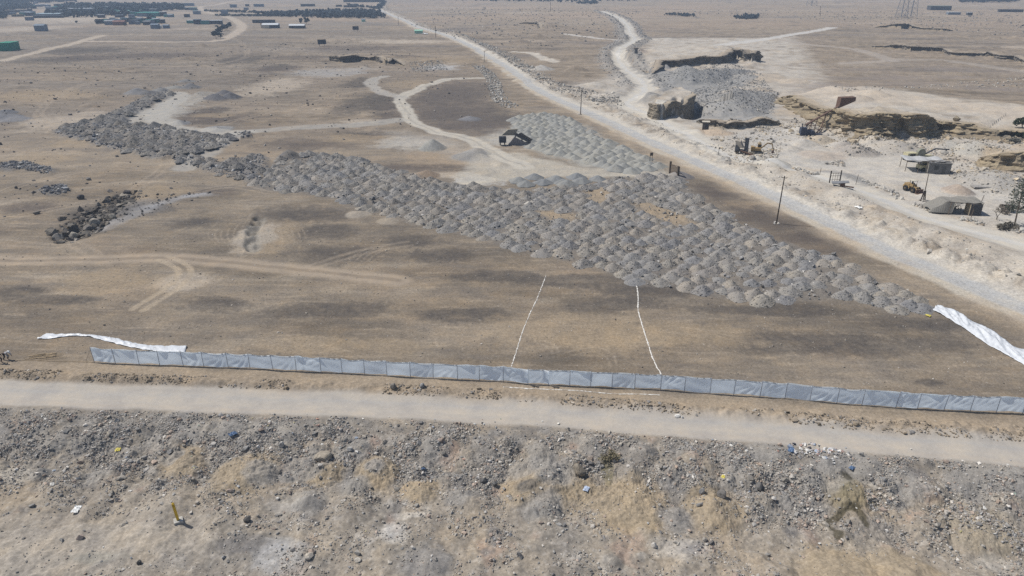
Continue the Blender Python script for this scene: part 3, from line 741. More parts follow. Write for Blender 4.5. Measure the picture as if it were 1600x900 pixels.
    for line in ([(150, 514), (230, 512), (300, 514), (333, 521), (338, 532), (322, 543), (300, 549)], [(200, 509), (270, 508), (330, 513), (350, 524), (345, 538), (325, 548)], [(185, 518), (260, 517), (315, 520), (328, 527), (318, 538)],
                 [(845, 532), (868, 540), (874, 562)], [(838, 535), (858, 543), (866, 560)], [(880, 552), (930, 543), (958, 555), (963, 575)], [(885, 558), (925, 550), (948, 560), (952, 575)], [(690, 545), (680, 533), (690, 522), (710, 518)],
                 [(730, 558), (722, 542), (740, 531), (775, 528), (797, 540)], [(60, 455), (130, 440), (210, 425)], [(20, 470), (90, 452), (170, 430)], [(945, 510), (1050, 512), (1160, 520)], [(940, 518), (1050, 521), (1180, 530)],
                 [(440, 540), (520, 545), (600, 560)], [(430, 548), (510, 553), (590, 566)], *[[(392 - 9 * k, 334 + 2 * k), (381 - 9 * k, 350), (375 - 10 * k, 368), (383 - 8 * k, 391 - k)] for k in range(6)], *[[(428 + 9 * k, 345), (441 + 9 * k, 368), (440 + 9 * k, 396)] for k in range(5)], *[[(545 + 9 * k, 410), (555 + 10 * k, 398), (575 + 11 * k, 388)] for k in range(4)], *[[(690 + 8 * k, 410), (700 + 7 * k, 398), (722 + 6 * k, 394)] for k in range(4)], *[[(150 + 30 * k, 395 - 5 * k), (190 + 30 * k, 380 - 5 * k), (250 + 25 * k, 365 - 6 * k)] for k in range(4)], [(680, 402), (705, 392), (735, 398)],
                 [(682, 410), (706, 399), (732, 405)], [(540, 398), (580, 388), (625, 392)], [(120, 300), (180, 285), (240, 280)], [(125, 306), (185, 291), (245, 286)], [(1380, 565), (1450, 580), (1540, 590)], [(1200, 560), (1290, 552), (1400, 548)]):
        idx, dd, s, _ = poly_dist(x, y, smooth_line(line), 2)
        arcs[idx] = np.maximum(arcs[idx], np.exp(-(dd / .2) ** 2) - .8 * np.exp(-((dd - .45) / .18) ** 2))
    mix(ALL, np.clip(arcs, 0, 1) * sst(-.2, .4, n3 + .7 * n4), (.37, .31, .24), .4); mix(ALL, np.clip(-arcs, 0, 1) * sst(-.2, .4, n3), (.14, .12, .105), .3)
    # flecks of pale litter-dust
    mix(ALL, (pn(x / .35, y / .35, 171) > .86) * (d < 150) * 1.0, (.45, .42, .38), .5)
    return np.concatenate([C, GA[:, None]], 1)


# ------------------------------------------------------------------ the ground sheet
def mesh_np(name, V, F, mat, smooth=False, col=None, parent=None, attr_name='Col'):
    """one mesh object from numpy arrays; F is (n, 3) or (n, 4)"""
    me = bpy.data.meshes.new(name)
    V = np.asarray(V, np.float32); F = np.asarray(F, np.int32)
    me.vertices.add(len(V)); me.vertices.foreach_set('co', V.ravel())
    k = F.shape[1]
    me.loops.add(F.size); me.loops.foreach_set('vertex_index', F.ravel())
    me.polygons.add(len(F)); me.polygons.foreach_set('loop_start', np.arange(0, F.size, k, dtype=np.int32))
    me.polygons.foreach_set('use_smooth', np.full(len(F), smooth, bool))
    me.update(calc_edges=True)
    if col is not None:
        at = me.color_attributes.new(attr_name, 'FLOAT_COLOR', 'POINT')
        c4 = np.ones((len(V), 4), np.float32); c4[:, :np.shape(col)[1]] = col
        at.data.foreach_set('color', c4.ravel())
    for m in (mat if isinstance(mat, (list, tuple)) else [mat]):
        me.materials.append(m)
    o = bpy.data.objects.new(name, me); COL.objects.link(o)
    if parent is not None: o.parent = parent
    return o


def ground_sheet(mat):
    az = np.concatenate([np.arange(-180, -60, 3.0), np.arange(-60, -46, .4), np.arange(-46, 46.001, .078), np.arange(46.4, 60, .4), np.arange(60, 180, 3.0)])
    dep = np.concatenate([np.arange(52, 17, -.055), np.arange(17, 4, -.032), np.arange(4, 1.2, -.03)])
    r = CAM_H / np.tan(np.radians(dep))
    r = np.concatenate([[.01, 4, 9, 14, 19, 24, 28, 31.5], r[r > 33], np.geomspace(r[-1] * 1.02, 14000, 60)])
    A, RR = np.meshgrid(np.radians(az), r)
    nr, na = RR.shape
    # move grid rows onto the cliff feet so that the faces stand upright
    X, Y = RR * np.sin(A), RR * np.cos(A)
    sds = cliff_sd(X.ravel(), Y.ravel())
    RN = RR.copy()
    for idx, sd, h, fade in sds:
        S = np.full(nr * na, np.nan); S[idx] = sd; S = S.reshape(nr, na)
        Hh = np.zeros(nr * na); Hh[idx] = h; Hh = Hh.reshape(nr, na)
        with np.errstate(invalid='ignore'):
            cr = (S[:-1] < 0) & (S[1:] >= 0) & (Hh[:-1] > .4)
        i, j = np.nonzero(cr)
        t = -S[i, j] / (S[i + 1, j] - S[i, j])
        rc = RR[i, j] + t * (RR[i + 1, j] - RR[i, j])
        RN[i, j] = rc - .09; RN[i + 1, j] = rc + .09
    RN = np.maximum.accumulate(RN, axis=0)
    X, Y = (RN * np.sin(A)).ravel(), (RN * np.cos(A)).ravel()
    import time; t0 = time.time()
    Z = height(X, Y); t1 = time.time()
    C = colour(X, Y); print('ground', len(X), t1 - t0, time.time() - t1)
    _SORT.clear(); GRID.update(az=az, r=RN, z=Z.reshape(nr, na))
    ii = np.arange((nr - 1) * na).reshape(nr - 1, na)
    jn = (np.arange(na) + 1) % na
    a = ii; b = ii[:, jn]
    F = np.stack([a, b, b + na, a + na], -1).reshape(-1, 4)
    F = F[:, ::-1]
    V = np.stack([X, Y, Z], 1)
    # close the hole below the camera
    c = len(V)
    o = mesh_np('ground', V, F, mat, False, C)
    o['kind'] = 'structure'; o['label'] = 'dry sandy ground with dirt roads, quarry cliffs and dumped earth'
    return o
GROUND_MAT = soil_mat('desert_soil')
ground = ground_sheet(GROUND_MAT)
# ------------------------------------------------------------------ stones and heaps
def ico():
    t = (1 + 5 ** .5) / 2
    v = np.array([(-1, t, 0), (1, t, 0), (-1, -t, 0), (1, -t, 0), (0, -1, t), (0, 1, t), (0, -1, -t), (0, 1, -t), (t, 0, -1), (t, 0, 1), (-t, 0, -1), (-t, 0, 1)], float)
    v /= np.linalg.norm(v[0])
    f = np.array([(0, 11, 5), (0, 5, 1), (0, 1, 7), (0, 7, 10), (0, 10, 11), (1, 5, 9), (5, 11, 4), (11, 10, 2), (10, 7, 6), (7, 1, 8), (3, 9, 4), (3, 4, 2), (3, 2, 6), (3, 6, 8), (3, 8, 9), (4, 9, 5), (2, 4, 11), (6, 2, 10), (8, 6, 7), (9, 8, 1)])
    return v, f


ICO_V, ICO_F = ico()


def stone_geo(P, size, squash=(.5, .9), jit=.28):
    """many angular stones in one go: P (n, 3) centres, size (n,) -> verts, tris, index of stone per vertex"""
    n = len(P)
    v = ICO_V[None] * (1 + jit * RNG.normal(size=(n, 12, 1))) + .1 * RNG.normal(size=(n, 12, 3))
    s = np.stack([RNG.uniform(.7, 1.25, n), RNG.uniform(.6, 1.0, n), RNG.uniform(squash[0], squash[1], n)], 1) * size[:, None] * .5
    v = v * s[:, None, :]
    a = RNG.uniform(0, 2 * PI, n); b = RNG.normal(0, .35, n)
    ca, sa, cb, sb = np.cos(a)[:, None], np.sin(a)[:, None], np.cos(b)[:, None], np.sin(b)[:, None]
    y, z = v[..., 1] * cb - v[..., 2] * sb, v[..., 1] * sb + v[..., 2] * cb
    x = v[..., 0]
    V = np.stack([x * ca - y * sa, x * sa + y * ca, z], -1) + P[:, None, :]
    F = ICO_F[None] + (np.arange(n) * 12)[:, None, None]
    return V.reshape(-1, 3), F.reshape(-1, 3), np.repeat(np.arange(n), 12)


def pick(cols, w, n, var=.14):
    c = np.array(cols)[RNG.choice(len(cols), n, p=np.array(w) / sum(w))]
    return c * (1 + var * RNG.normal(size=(n, 1))).clip(.5, 1.6)


def stones(name, label, X, Y, size, C, mat, sink=.18):
    Z = height(X, Y) + size * (.3 - sink)
    V, F, i = stone_geo(np.stack([X, Y, Z], 1), size)
    o = mesh_np(name, V, F, mat, False, C[i])
    o['kind'] = 'stuff'; o['label'] = label
    return o


STONE_MAT = soil_mat('stone', scale=1.5, lo=.85, hi=1.15, bump=.2, bumpd=.03)
HEAP_MAT = soil_mat('rubble', scale=1.6, rand=.5, lo=.84, hi=1.16, bump=.3, bumpd=.05)
FINE_MAT = soil_mat('fine_gravel', scale=2.5, rand=.35, lo=.9, hi=1.1, bump=.15, bumpd=.02)


def in_px(P, X, Y):
    idx, m, sd = poly_in(X, Y, P, .01)
    k = np.zeros(len(X), bool); k[idx] = m > .5
    return k


def scatter_px(px, n, bias=None):
    """n random world points inside a pixel polygon (uniform over the ground)"""
    P = wpts(px) if isinstance(px, list) else px
    out = np.zeros((0, 2))
    for _ in range(40):
        q = RNG.uniform(P[:, :2].min(0), P[:, :2].max(0), (n * 2, 2))
        q = q[in_px(P, q[:, 0], q[:, 1])]
        if bias is not None and len(q): q = q[RNG.uniform(size=len(q)) < bias(q[:, 0], q[:, 1])]
        out = np.vstack([out, q])
        if len(out) >= n: break
    return out[:n, 0].copy(), out[:n, 1].copy()


def along(P, n, lo, hi, side=0):
    """n random points beside a world polyline at offsets lo..hi (side +1 left of travel, -1 right, 0 both)"""
    seg = np.linalg.norm(np.diff(P[:, :2], axis=0), axis=1); k = RNG.choice(len(seg), n, p=seg / seg.sum())
    t = RNG.uniform(size=(n, 1)); p = P[k, :2] * (1 - t) + P[k + 1, :2] * t
    d = (P[k + 1, :2] - P[k, :2]) / seg[k][:, None]; nn = np.stack([-d[:, 1], d[:, 0]], 1)
    o = RNG.uniform(lo, hi, (n, 1)); s = np.full((n, 1), side) if side else RNG.choice([-1, 1], (n, 1))
    p = p + nn * o * s
    return p[:, 0].copy(), p[:, 1].copy()


def sizes(n, med, sig, lo, hi):
    return np.clip(med * np.exp(sig * RNG.normal(size=n)), lo, hi)


# --- rubble of the dumping ground in the foreground
def fore_bias(x, y):
    sd = -over_line(x, y, ROADS['near'])
    c = sst(-.12, .3, fbm(x, y, 4, 3, 201) + .35 * fbm(x, y, 1.6, 2, 203))
    k = (.07 + .93 * c) * (.22 + .78 * (1 - sst(8, 15, sd)) + .15 * sst(-.2, .4, fbm(x, y, 9, 2, 205)))
    k *= sst(2.2, 3.4, sd)
    for (mx, my, mr, mh, cc, p) in MOUNDS[:33]:
        if cc is TAN: k = k * (.12 + .88 * sst(.85, 1.25, np.hypot(x - mx, y - my) / mr + .15))
    smooth = in_px(wpts([(-200, 800), (0, 800), (120, 788), (260, 782), (300, 800), (330, 830), (260, 850), (140, 870), (0, 900), (-200, 920)]), x, y)
    wet = in_px(WET, x, y)
    return np.clip(k * np.where(smooth, .12, 1) * np.where(wet, .12, 1), 0, 1)


NEAR_COLS = [(.275, .268, .258), (.33, .305, .27), (.45, .425, .39), (.37, .3, .25), (.19, .183, .178), (.56, .53, .49)]
FORE = [(-260, 632), (800, 655), (1900, 735), (2000, 930), (800, 930), (-300, 930)]
X, Y = scatter_px(FORE, 95000, fore_bias)
S = sizes(len(X), .085, .62, .04, .7)
stones('rubble', 'broken stone and building rubble strewn over the dumping ground', X, Y, S, pick(NEAR_COLS, [30, 30, 14, 13, 7, 5], len(X)), STONE_MAT)
# --- clods on the berm between fence and road
ber = smooth_line([(-300, 575), (0, 585), (200, 593), (400, 601), (600, 609), (800, 620), (1000, 635), (1200, 652), (1400, 670), (1600, 684), (1900, 713)])
X, Y = along(ber, 5200, 0, 1.0)
k = fbm(X, Y, 6, 2, 211) > -.12; X, Y = X[k], Y[k]
stones('clods', 'earth clods and stones on the low bank beside the near road', X, Y, sizes(len(X), .15, .5, .06, .6), pick([(.27, .225, .17), (.31, .26, .2), (.24, .23, .22), (.4, .37, .33)], [5, 4, 2, 1], len(X)), STONE_MAT)
# --- pale stones along the main road's far verge, stony banks along the side road
X, Y = along(ROADS['main'], 9000, 5.0, 15, -1)
if Y.mean() < np.interp(X.mean(), ROADS['main'][:, 0], ROADS['main'][:, 1]): pass
WHITE = [(.46, .44, .4), (.36, .34, .31), (.28, .27, .25), (.4, .34, .27)]
Xb, Yb = along(ROADS['main'], 9000, 5.0, 15, 1)
X, Y = (Xb, Yb)
k = (fbm(X, Y, 9, 2, 213) > -.1); X, Y = X[k], Y[k]
stones('stones', 'pale stones littering the verge between the two dirt roads', X, Y, sizes(len(X), .24, .5, .1, 1.1), pick(WHITE, [4, 4, 3, 2], len(X)), STONE_MAT)
X, Y = along(ROADS['side'][:72], 3600, 4.5, 12)
stones('stones', 'grey stone banks bordering the winding side road', X, Y, sizes(len(X), .42, .5, .15, 1.4), pick([(.3, .29, .275), (.22, .215, .21), (.42, .4, .37)], [4, 3, 2], len(X)), STONE_MAT)
X, Y = along(smooth_line([(745, 103), (760, 112), (772, 128), (775, 145), (785, 160), (800, 168)]), 1500, 0, 3.0)
stones('stones', 'pale stone row curving beside the dark plot', X, Y, sizes(len(X), .5, .4, .2, 1.3), pick(WHITE, [4, 4, 3, 1], len(X)), STONE_MAT)
X, Y = scatter_px([(640, 100), (690, 96), (700, 108), (660, 112), (645, 110)], 500)
stones('stones', 'grey stone spread beside the small pit left of the road', X, Y, sizes(len(X), .5, .4, .2, 1.3), pick(WHITE, [2, 4, 4, 0], len(X)), STONE_MAT)
# --- dark heaps strip on the left, dark stones near the trench
for i, P in enumerate(DARK_STRIP):
    X, Y = scatter_px(P, [3000, 700, 500, 300, 120][i])
    stones('rubble', ['dark grey rubble dumped in a long bent strip on the left plain', 'dark grey rubble between the bent strip and the heap field', 'dark rubble patch at the left edge of the plain', 'dark stones above the boulder trench', 'dark stones at the tip of the bent strip'][i],
           X, Y, sizes(len(X), .34, .5, .12, 1.2), pick([(.17, .17, .178), (.23, .23, .235), (.32, .32, .32), (.12, .12, .13), (.5, .49, .47)], [6, 5, 3, 1, .4], len(X)), STONE_MAT)
X, Y = scatter_px(TRENCH, 640); X = X + RNG.normal(0, 1.0, len(X)); Y = Y + RNG.normal(0, 1.6, len(Y))
stones('boulders', 'dark angular boulders lying in the short trench', X, Y, sizes(len(X), .62, .6, .2, 2.2), pick([(.12, .11, .1), (.18, .165, .145), (.3, .27, .23)], [6, 3, 1.5], len(X)), STONE_MAT, sink=.3)
X, Y = scatter_px([(200, 310), (300, 300), (340, 300), (250, 330), (180, 350)], 120)
stones('stones', 'loose dark stones beside the boulder trench', X, Y, sizes(len(X), .3, .5, .12, .9), pick([(.16, .15, .14), (.3, .28, .25)], [5, 2], len(X)), STONE_MAT)
# --- quarry debris
qb = lambda x, y: .15 + .85 * sst(-.2, .6, fbm(x, y, 12, 4, 221))
X, Y = scatter_px([(1095, 205), (1250, 185), (1340, 220), (1460, 208), (1620, 225), (1640, 330), (1500, 290), (1440, 240), (1330, 245), (1240, 215), (1200, 262), (1140, 245)], 5200, qb)
stones('stones', 'broken rock scattered over the quarry floor below the cliff', X, Y, sizes(len(X), .28, .55, .15, 1.7), pick([(.42, .385, .33), (.3, .285, .26), (.44, .37, .27), (.2, .19, .18)], [5, 4, 3, 1], len(X)), STONE_MAT)
X, Y = scatter_px([(1300, 200), (1330, 214), (1425, 214), (1470, 206), (1560, 214), (1600, 220), (1600, 228), (1500, 218), (1440, 222), (1420, 226), (1330, 224), (1290, 206)], 420)
stones('boulders', 'fallen blocks lying along the foot of the long quarry cliff', X, Y, sizes(len(X), .7, .6, .25, 2.4), pick([(.36, .3, .22), (.27, .23, .17), (.2, .18, .15)], [5, 4, 2], len(X)), STONE_MAT, sink=.25)
X, Y = scatter_px([(1018, 118), (1135, 100), (1180, 112), (1215, 148), (1210, 178), (1085, 182), (1085, 140), (1110, 134), (1030, 130)], 5200)
stones('stones', 'stones on the grey gravel slopes of the quarry', X, Y, sizes(len(X), .38, .4, .15, 1.1), pick([(.28, .275, .265), (.38, .365, .34), (.18, .18, .18), (.5, .47, .42)], [5, 3, 3, .6], len(X)), STONE_MAT)
X, Y = scatter_px([(1290, 150), (1600, 118), (1640, 140), (1500, 135), (1330, 165)], 500)
stones('stones', 'pale stones on the high ground behind the quarry cliff', X, Y, sizes(len(X), .45, .5, .2, 1.4), pick(WHITE, [4, 4, 2, 2], len(X)), STONE_MAT)
for px, lab, n in [([(1425, 317), (1445, 325), (1465, 333)], 'pale boulders along the side road left of the reed hut', 34), ([(1497, 340), (1513, 346), (1531, 350), (1536, 354)], 'pale boulders in front of the reed hut', 34),
                   ([(1240, 263), (1262, 272), (1272, 276)], 'pale boulder row beside the quarry yard entrance', 60), ([(1565, 353), (1588, 362), (1600, 366)], 'stones under the tall conifer at the right edge', 40),
                   ([(1345, 285), (1370, 292), (1393, 300), (1405, 312)], 'pale boulder row on the near side of the quarry yard', 60), ([(1297, 257), (1310, 252), (1314, 260)], 'small pile of pale blocks in the quarry yard', 70)]:
    X, Y = along(smooth_line(px), n, 0, 1.0)
    stones('boulders', lab, X, Y, sizes(n, .62, .35, .3, 1.3), pick(WHITE, [6, 3, 1, 1], n), STONE_MAT)
# --- loose stones on the plain and the levelled plot
X, Y = scatter_px([(-200, 110), (560, 60), (760, 110), (800, 170), (420, 240), (300, 300), (-250, 380)], 2600, qb)
stones('stones', 'small dark stones scattered over the left plain', X, Y, sizes(len(X), .38, .55, .15, 1.4), pick([(.14, .13, .125), (.25, .23, .21), (.4, .37, .33)], [4, 3, 1], len(X)), STONE_MAT)
X, Y = scatter_px([(-250, 420), (500, 350), (850, 430), (1440, 495), (1800, 560), (1800, 640), (800, 570), (0, 560), (-250, 560)], 2600)
stones('pebbles', 'small pale pebbles on the levelled plot behind the fence', X, Y, sizes(len(X), .1, .5, .04, .34), pick([(.45, .42, .38), (.3, .27, .23), (.2, .18, .16)], [3, 4, 3], len(X)), STONE_MAT)
X, Y = scatter_px([(640, 40), (800, 85), (960, 60), (1000, 20), (1240, 30), (1600, 60), (1600, 20), (700, 12)], 3000, qb)
stones('stones', 'dark stones and hummocks on the far right plain', X, Y, sizes(len(X), .8, .5, .3, 2.4), pick([(.15, .145, .14), (.25, .23, .21), (.4, .37, .33)], [3, 3, 2], len(X)), STONE_MAT)
X, Y = scatter_px([(690, 40), (800, 85), (870, 130), (960, 150), (980, 165), (940, 165), (860, 140), (790, 95), (735, 62)], 2600, qb)
stones('stones', 'stony ridge of rubble along the far side of the main road', X, Y, sizes(len(X), .5, .5, .2, 1.6), pick(WHITE, [3, 4, 4, 1], len(X)), STONE_MAT)


# --- heaps
def heap_geo(r, h, seed, n=30, n_=0, rough=.16, nst=110, smed=.2, pale=.06, base=(.2, .197, .193), elong=1.25, sharp=.05, pw=1.25):
    n = n_ or n
    g = np.linspace(-1, 1, n)
    gx, gy = np.meshgrid(g, g)
    # square grid -> disc
    dx = gx * np.sqrt(1 - gy * gy / 2); dy = gy * np.sqrt(1 - gx * gx / 2)
    q = np.hypot(dx, dy).ravel(); x = (dx * r * elong).ravel(); y = (dy * r).ravel()
    rr = 1 + .18 * pn(np.cos(np.arctan2(y, x)) * 1.3 + seed, np.sin(np.arctan2(y, x)) * 1.3, seed)
    qs = np.sqrt(q * q * (1 - sharp) + sharp * sharp * (1 - q) ** 2) if sharp else q
    edge = np.clip(1 - q, 0, 1) ** .6
    z = h * np.clip(1 - np.clip(qs, 0, 1) ** pw, 0, 1) ** 1.3 + rough * edge * (fbm(x + 31 * seed, y, 1.0, 3, seed) + 1.2 * fbm(x, y + 17 * seed, 2.2, 2, seed + 5) + .6 * pn(x / .3, y / .3, seed + 7))
    z = np.where(q > .985, -.12, z)
    x, y = x * rr, y * rr
    V = np.stack([x, y, z], 1)
    ii = np.arange(n * (n - 1)).reshape(n - 1, n)[:, :-1].ravel()
    F = np.concatenate([np.stack([ii, ii + 1, ii + n + 1], 1), np.stack([ii, ii + n + 1, ii + n], 1)])
    C = np.tile(np.array(base), (len(V), 1)) * (1 + .12 * fbm(x + 5 * seed, y, .9, 3, seed + 9)[:, None])
    if nst:
        k = RNG.choice(np.nonzero(q < .95)[0], nst); S = sizes(nst, smed, .5, .1, .62)
        P = V[k] + np.stack([RNG.uniform(-.06, .06, nst), RNG.uniform(-.06, .06, nst), S * .06], 1)
        v2, f2, i2 = stone_geo(P, S)
        c2 = pick([base, tuple(b * .95 for b in base), tuple(b * 1.25 for b in base), (.52, .5, .46)], [5, 2, 4, 8 * pale], nst)
        V = np.vstack([V, v2]); F = np.vstack([F, f2 + len(C)]); C = np.vstack([C, c2[i2]])
    return V, F, C


def mesh_only(name, geo, mat):
    o = mesh_np(name, geo[0], geo[1], mat, False, geo[2]); me = o.data
    bpy.data.objects.remove(o)
    return me


VAR = [heap_geo(random.uniform(1.7, 2.1), random.uniform(1.0, 1.35), 300 + i, smed=.13, rough=.1, base=[(.248, .24, .228), (.27, .252, .228), (.232, .228, .222), (.256, .243, .222)][i % 4], nst=150, n_=36) for i in range(12)]
VARM = [mesh_only('rubble_heap', g, HEAP_MAT) for g in VAR]
# jittered lattice of tipped truckloads over the field
ax = np.array(G(1000, 440)) - np.array(G(860, 330)); ax = ax / np.linalg.norm(ax)
row = np.array([1.0, .12]); row /= np.linalg.norm(row)
col = np.array([.62, .78]); col /= np.linalg.norm(col)
pts = []
for i in range(-60, 60):
    for j in range(-60, 60):
        p = np.array([-5.0, 130.0]) + row * (i * 3.05) + col * (j * 3.0) + RNG.normal(0, .4, 2)
        pts.append(p)
pts = np.array(pts)
keep = in_px(RUBBLE_FIELD, pts[:, 0].copy(), pts[:, 1].copy())
for P in SAND_GAPS: keep &= ~in_px(P, pts[:, 0].copy(), pts[:, 1].copy())
pts = pts[keep & (RNG.uniform(size=len(pts)) > .09)]
pts = np.vstack([pts, [G(u, v) for u, v in [(1378, 474), (1400, 470), (1421, 477), (1441, 481), (1402, 483), (1350, 466)]]])
pts = pts[np.argsort(np.hypot(pts[:, 0], pts[:, 1]))]
zz = height(pts[:, 0].copy(), pts[:, 1].copy())
nfield = len(pts)
sp = []
for i in range(-60, 60):
    for j in range(-40, 40): sp.append(np.array([-95.0, 235.0]) + row * (i * 4.2) + col * (j * 4.6) + RNG.normal(0, .8, 2))
sp = np.array(sp); ks = in_px(DARK_STRIP[0], sp[:, 0].copy(), sp[:, 1].copy()) | in_px(DARK_STRIP[1], sp[:, 0].copy(), sp[:, 1].copy())
sp = sp[ks]; pts = np.vstack([pts, sp]); zz = np.concatenate([zz, height(sp[:, 0].copy(), sp[:, 1].copy())])
ROWROT = math.atan2(col[1], col[0])
restV, restF, restC, nv = [], [], [], 0
for i, (p, z) in enumerate(zip(pts, zz)):
    k = random.randrange(len(VAR)); s = random.uniform(.62, 1.0); sz = s * random.uniform(.65, 1.2); a = ROWROT + random.gauss(0, .3) + (PI if random.random() < .5 else 0)
    if i < 300:
        o = bpy.data.objects.new('rubble_heap', VARM[k]); COL.objects.link(o)
        o.location = (p[0], p[1], z - .03); o.rotation_euler = (0, 0, a); o.scale = (s, s, sz)
        o['label'] = 'grey heap of broken stone in the nearer rows of the tipped rubble field'; o['category'] = 'rubble heap'; o['group'] = 'heaps of grey rubble tipped in rows'
    else:
        V, F, C = VAR[k]; c, sn = math.cos(a), math.sin(a)
        W = np.stack([(V[:, 0] * c - V[:, 1] * sn) * s + p[0], (V[:, 0] * sn + V[:, 1] * c) * s + p[1], V[:, 2] * sz + z - .03], 1)
        restV.append(W); restF.append(F + nv); restC.append(C * (random.uniform(.85, 1.15) if i < nfield else random.uniform(.72, .95))); nv += len(V)
if restV:
    o = mesh_np('rubble_heaps', np.vstack(restV), np.vstack(restF), HEAP_MAT, False, np.vstack(restC))
    o['kind'] = 'stuff'; o['label'] = 'far rows of tipped grey rubble heaps towards the upper left'
X, Y = scatter_px(RUBBLE_FIELD, 2600)
S = sizes(len(X), .3, .45, .12, .95)
Z = height(X, Y)
V, F, i = stone_geo(np.stack([X, Y, Z + .1 + RNG.uniform(0, .25, len(X))], 1), S)
o = mesh_np('stones', V, F, STONE_MAT, False, pick([(.2, .2, .2), (.3, .29, .28), (.46, .44, .41), (.13, .13, .13)], [4, 4, 1.6, 2], len(X))[i]); o['kind'] = 'stuff'; o['label'] = 'loose stones between the tipped rubble heaps'

FV = [mesh_only('gravel_heap', heap_geo(2.25, 1.45 * random.uniform(.9, 1.1), 400 + i, n=26, rough=.06, nst=0, base=(.285, .285, .265), elong=1.1, sharp=.12, pw=1.0), FINE_MAT) for i in range(6)]
FD = [mesh_only('gravel_heap', heap_geo(2.2, 1.2 * random.uniform(.9, 1.1), 420 + i, n=26, rough=.06, nst=0, base=(.225, .232, .232), elong=1.15, sharp=.16, pw=1.15), FINE_MAT) for i in range(4)]
pts = []
for i in range(-40, 40):
    for j in range(-40, 40):
        pts.append(np.array([25.0, 190.0]) + row * (i * 4.0) + col * (j * 3.5) + RNG.normal(0, .5, 2))
pts = np.array(pts); pts = pts[in_px(FINE_FIELD, pts[:, 0].copy(), pts[:, 1].copy())]
for p, z in zip(pts, height(pts[:, 0].copy(), pts[:, 1].copy())):
    o = bpy.data.objects.new('gravel_heap', random.choice(FV)); COL.objects.link(o)
    s = random.uniform(.8, 1.2); o.location = (p[0], p[1], z - .03); o.rotation_euler = (0, 0, random.uniform(0, 6.28)); o.scale = (s, s, s * random.uniform(.75, 1.15))
    o['label'] = 'smooth pale grey gravel heap in the crowded field left of the main road'; o['category'] = 'gravel heap'; o['group'] = 'smooth pale gravel heaps by the main road'
for (u, v) in [(811, 283), (822, 289), (835, 278), (850, 286), (869, 281), (881, 286), (901, 278), (909, 284), (934, 281), (886, 289)]:
    p = ray(u, v)
    o = bpy.data.objects.new('gravel_heap', random.choice(FD)); COL.objects.link(o)
    s = random.uniform(.9, 1.12); o.location = (p.x, p.y, p.z - .03); o.rotation_euler = (0, 0, random.uniform(0, 6.28)); o.scale = (s, s, s)
    o['label'] = 'smooth dark grey gravel heap in the short row between track and rubble field'; o['category'] = 'gravel heap'; o['group'] = 'short row of dark gravel heaps'
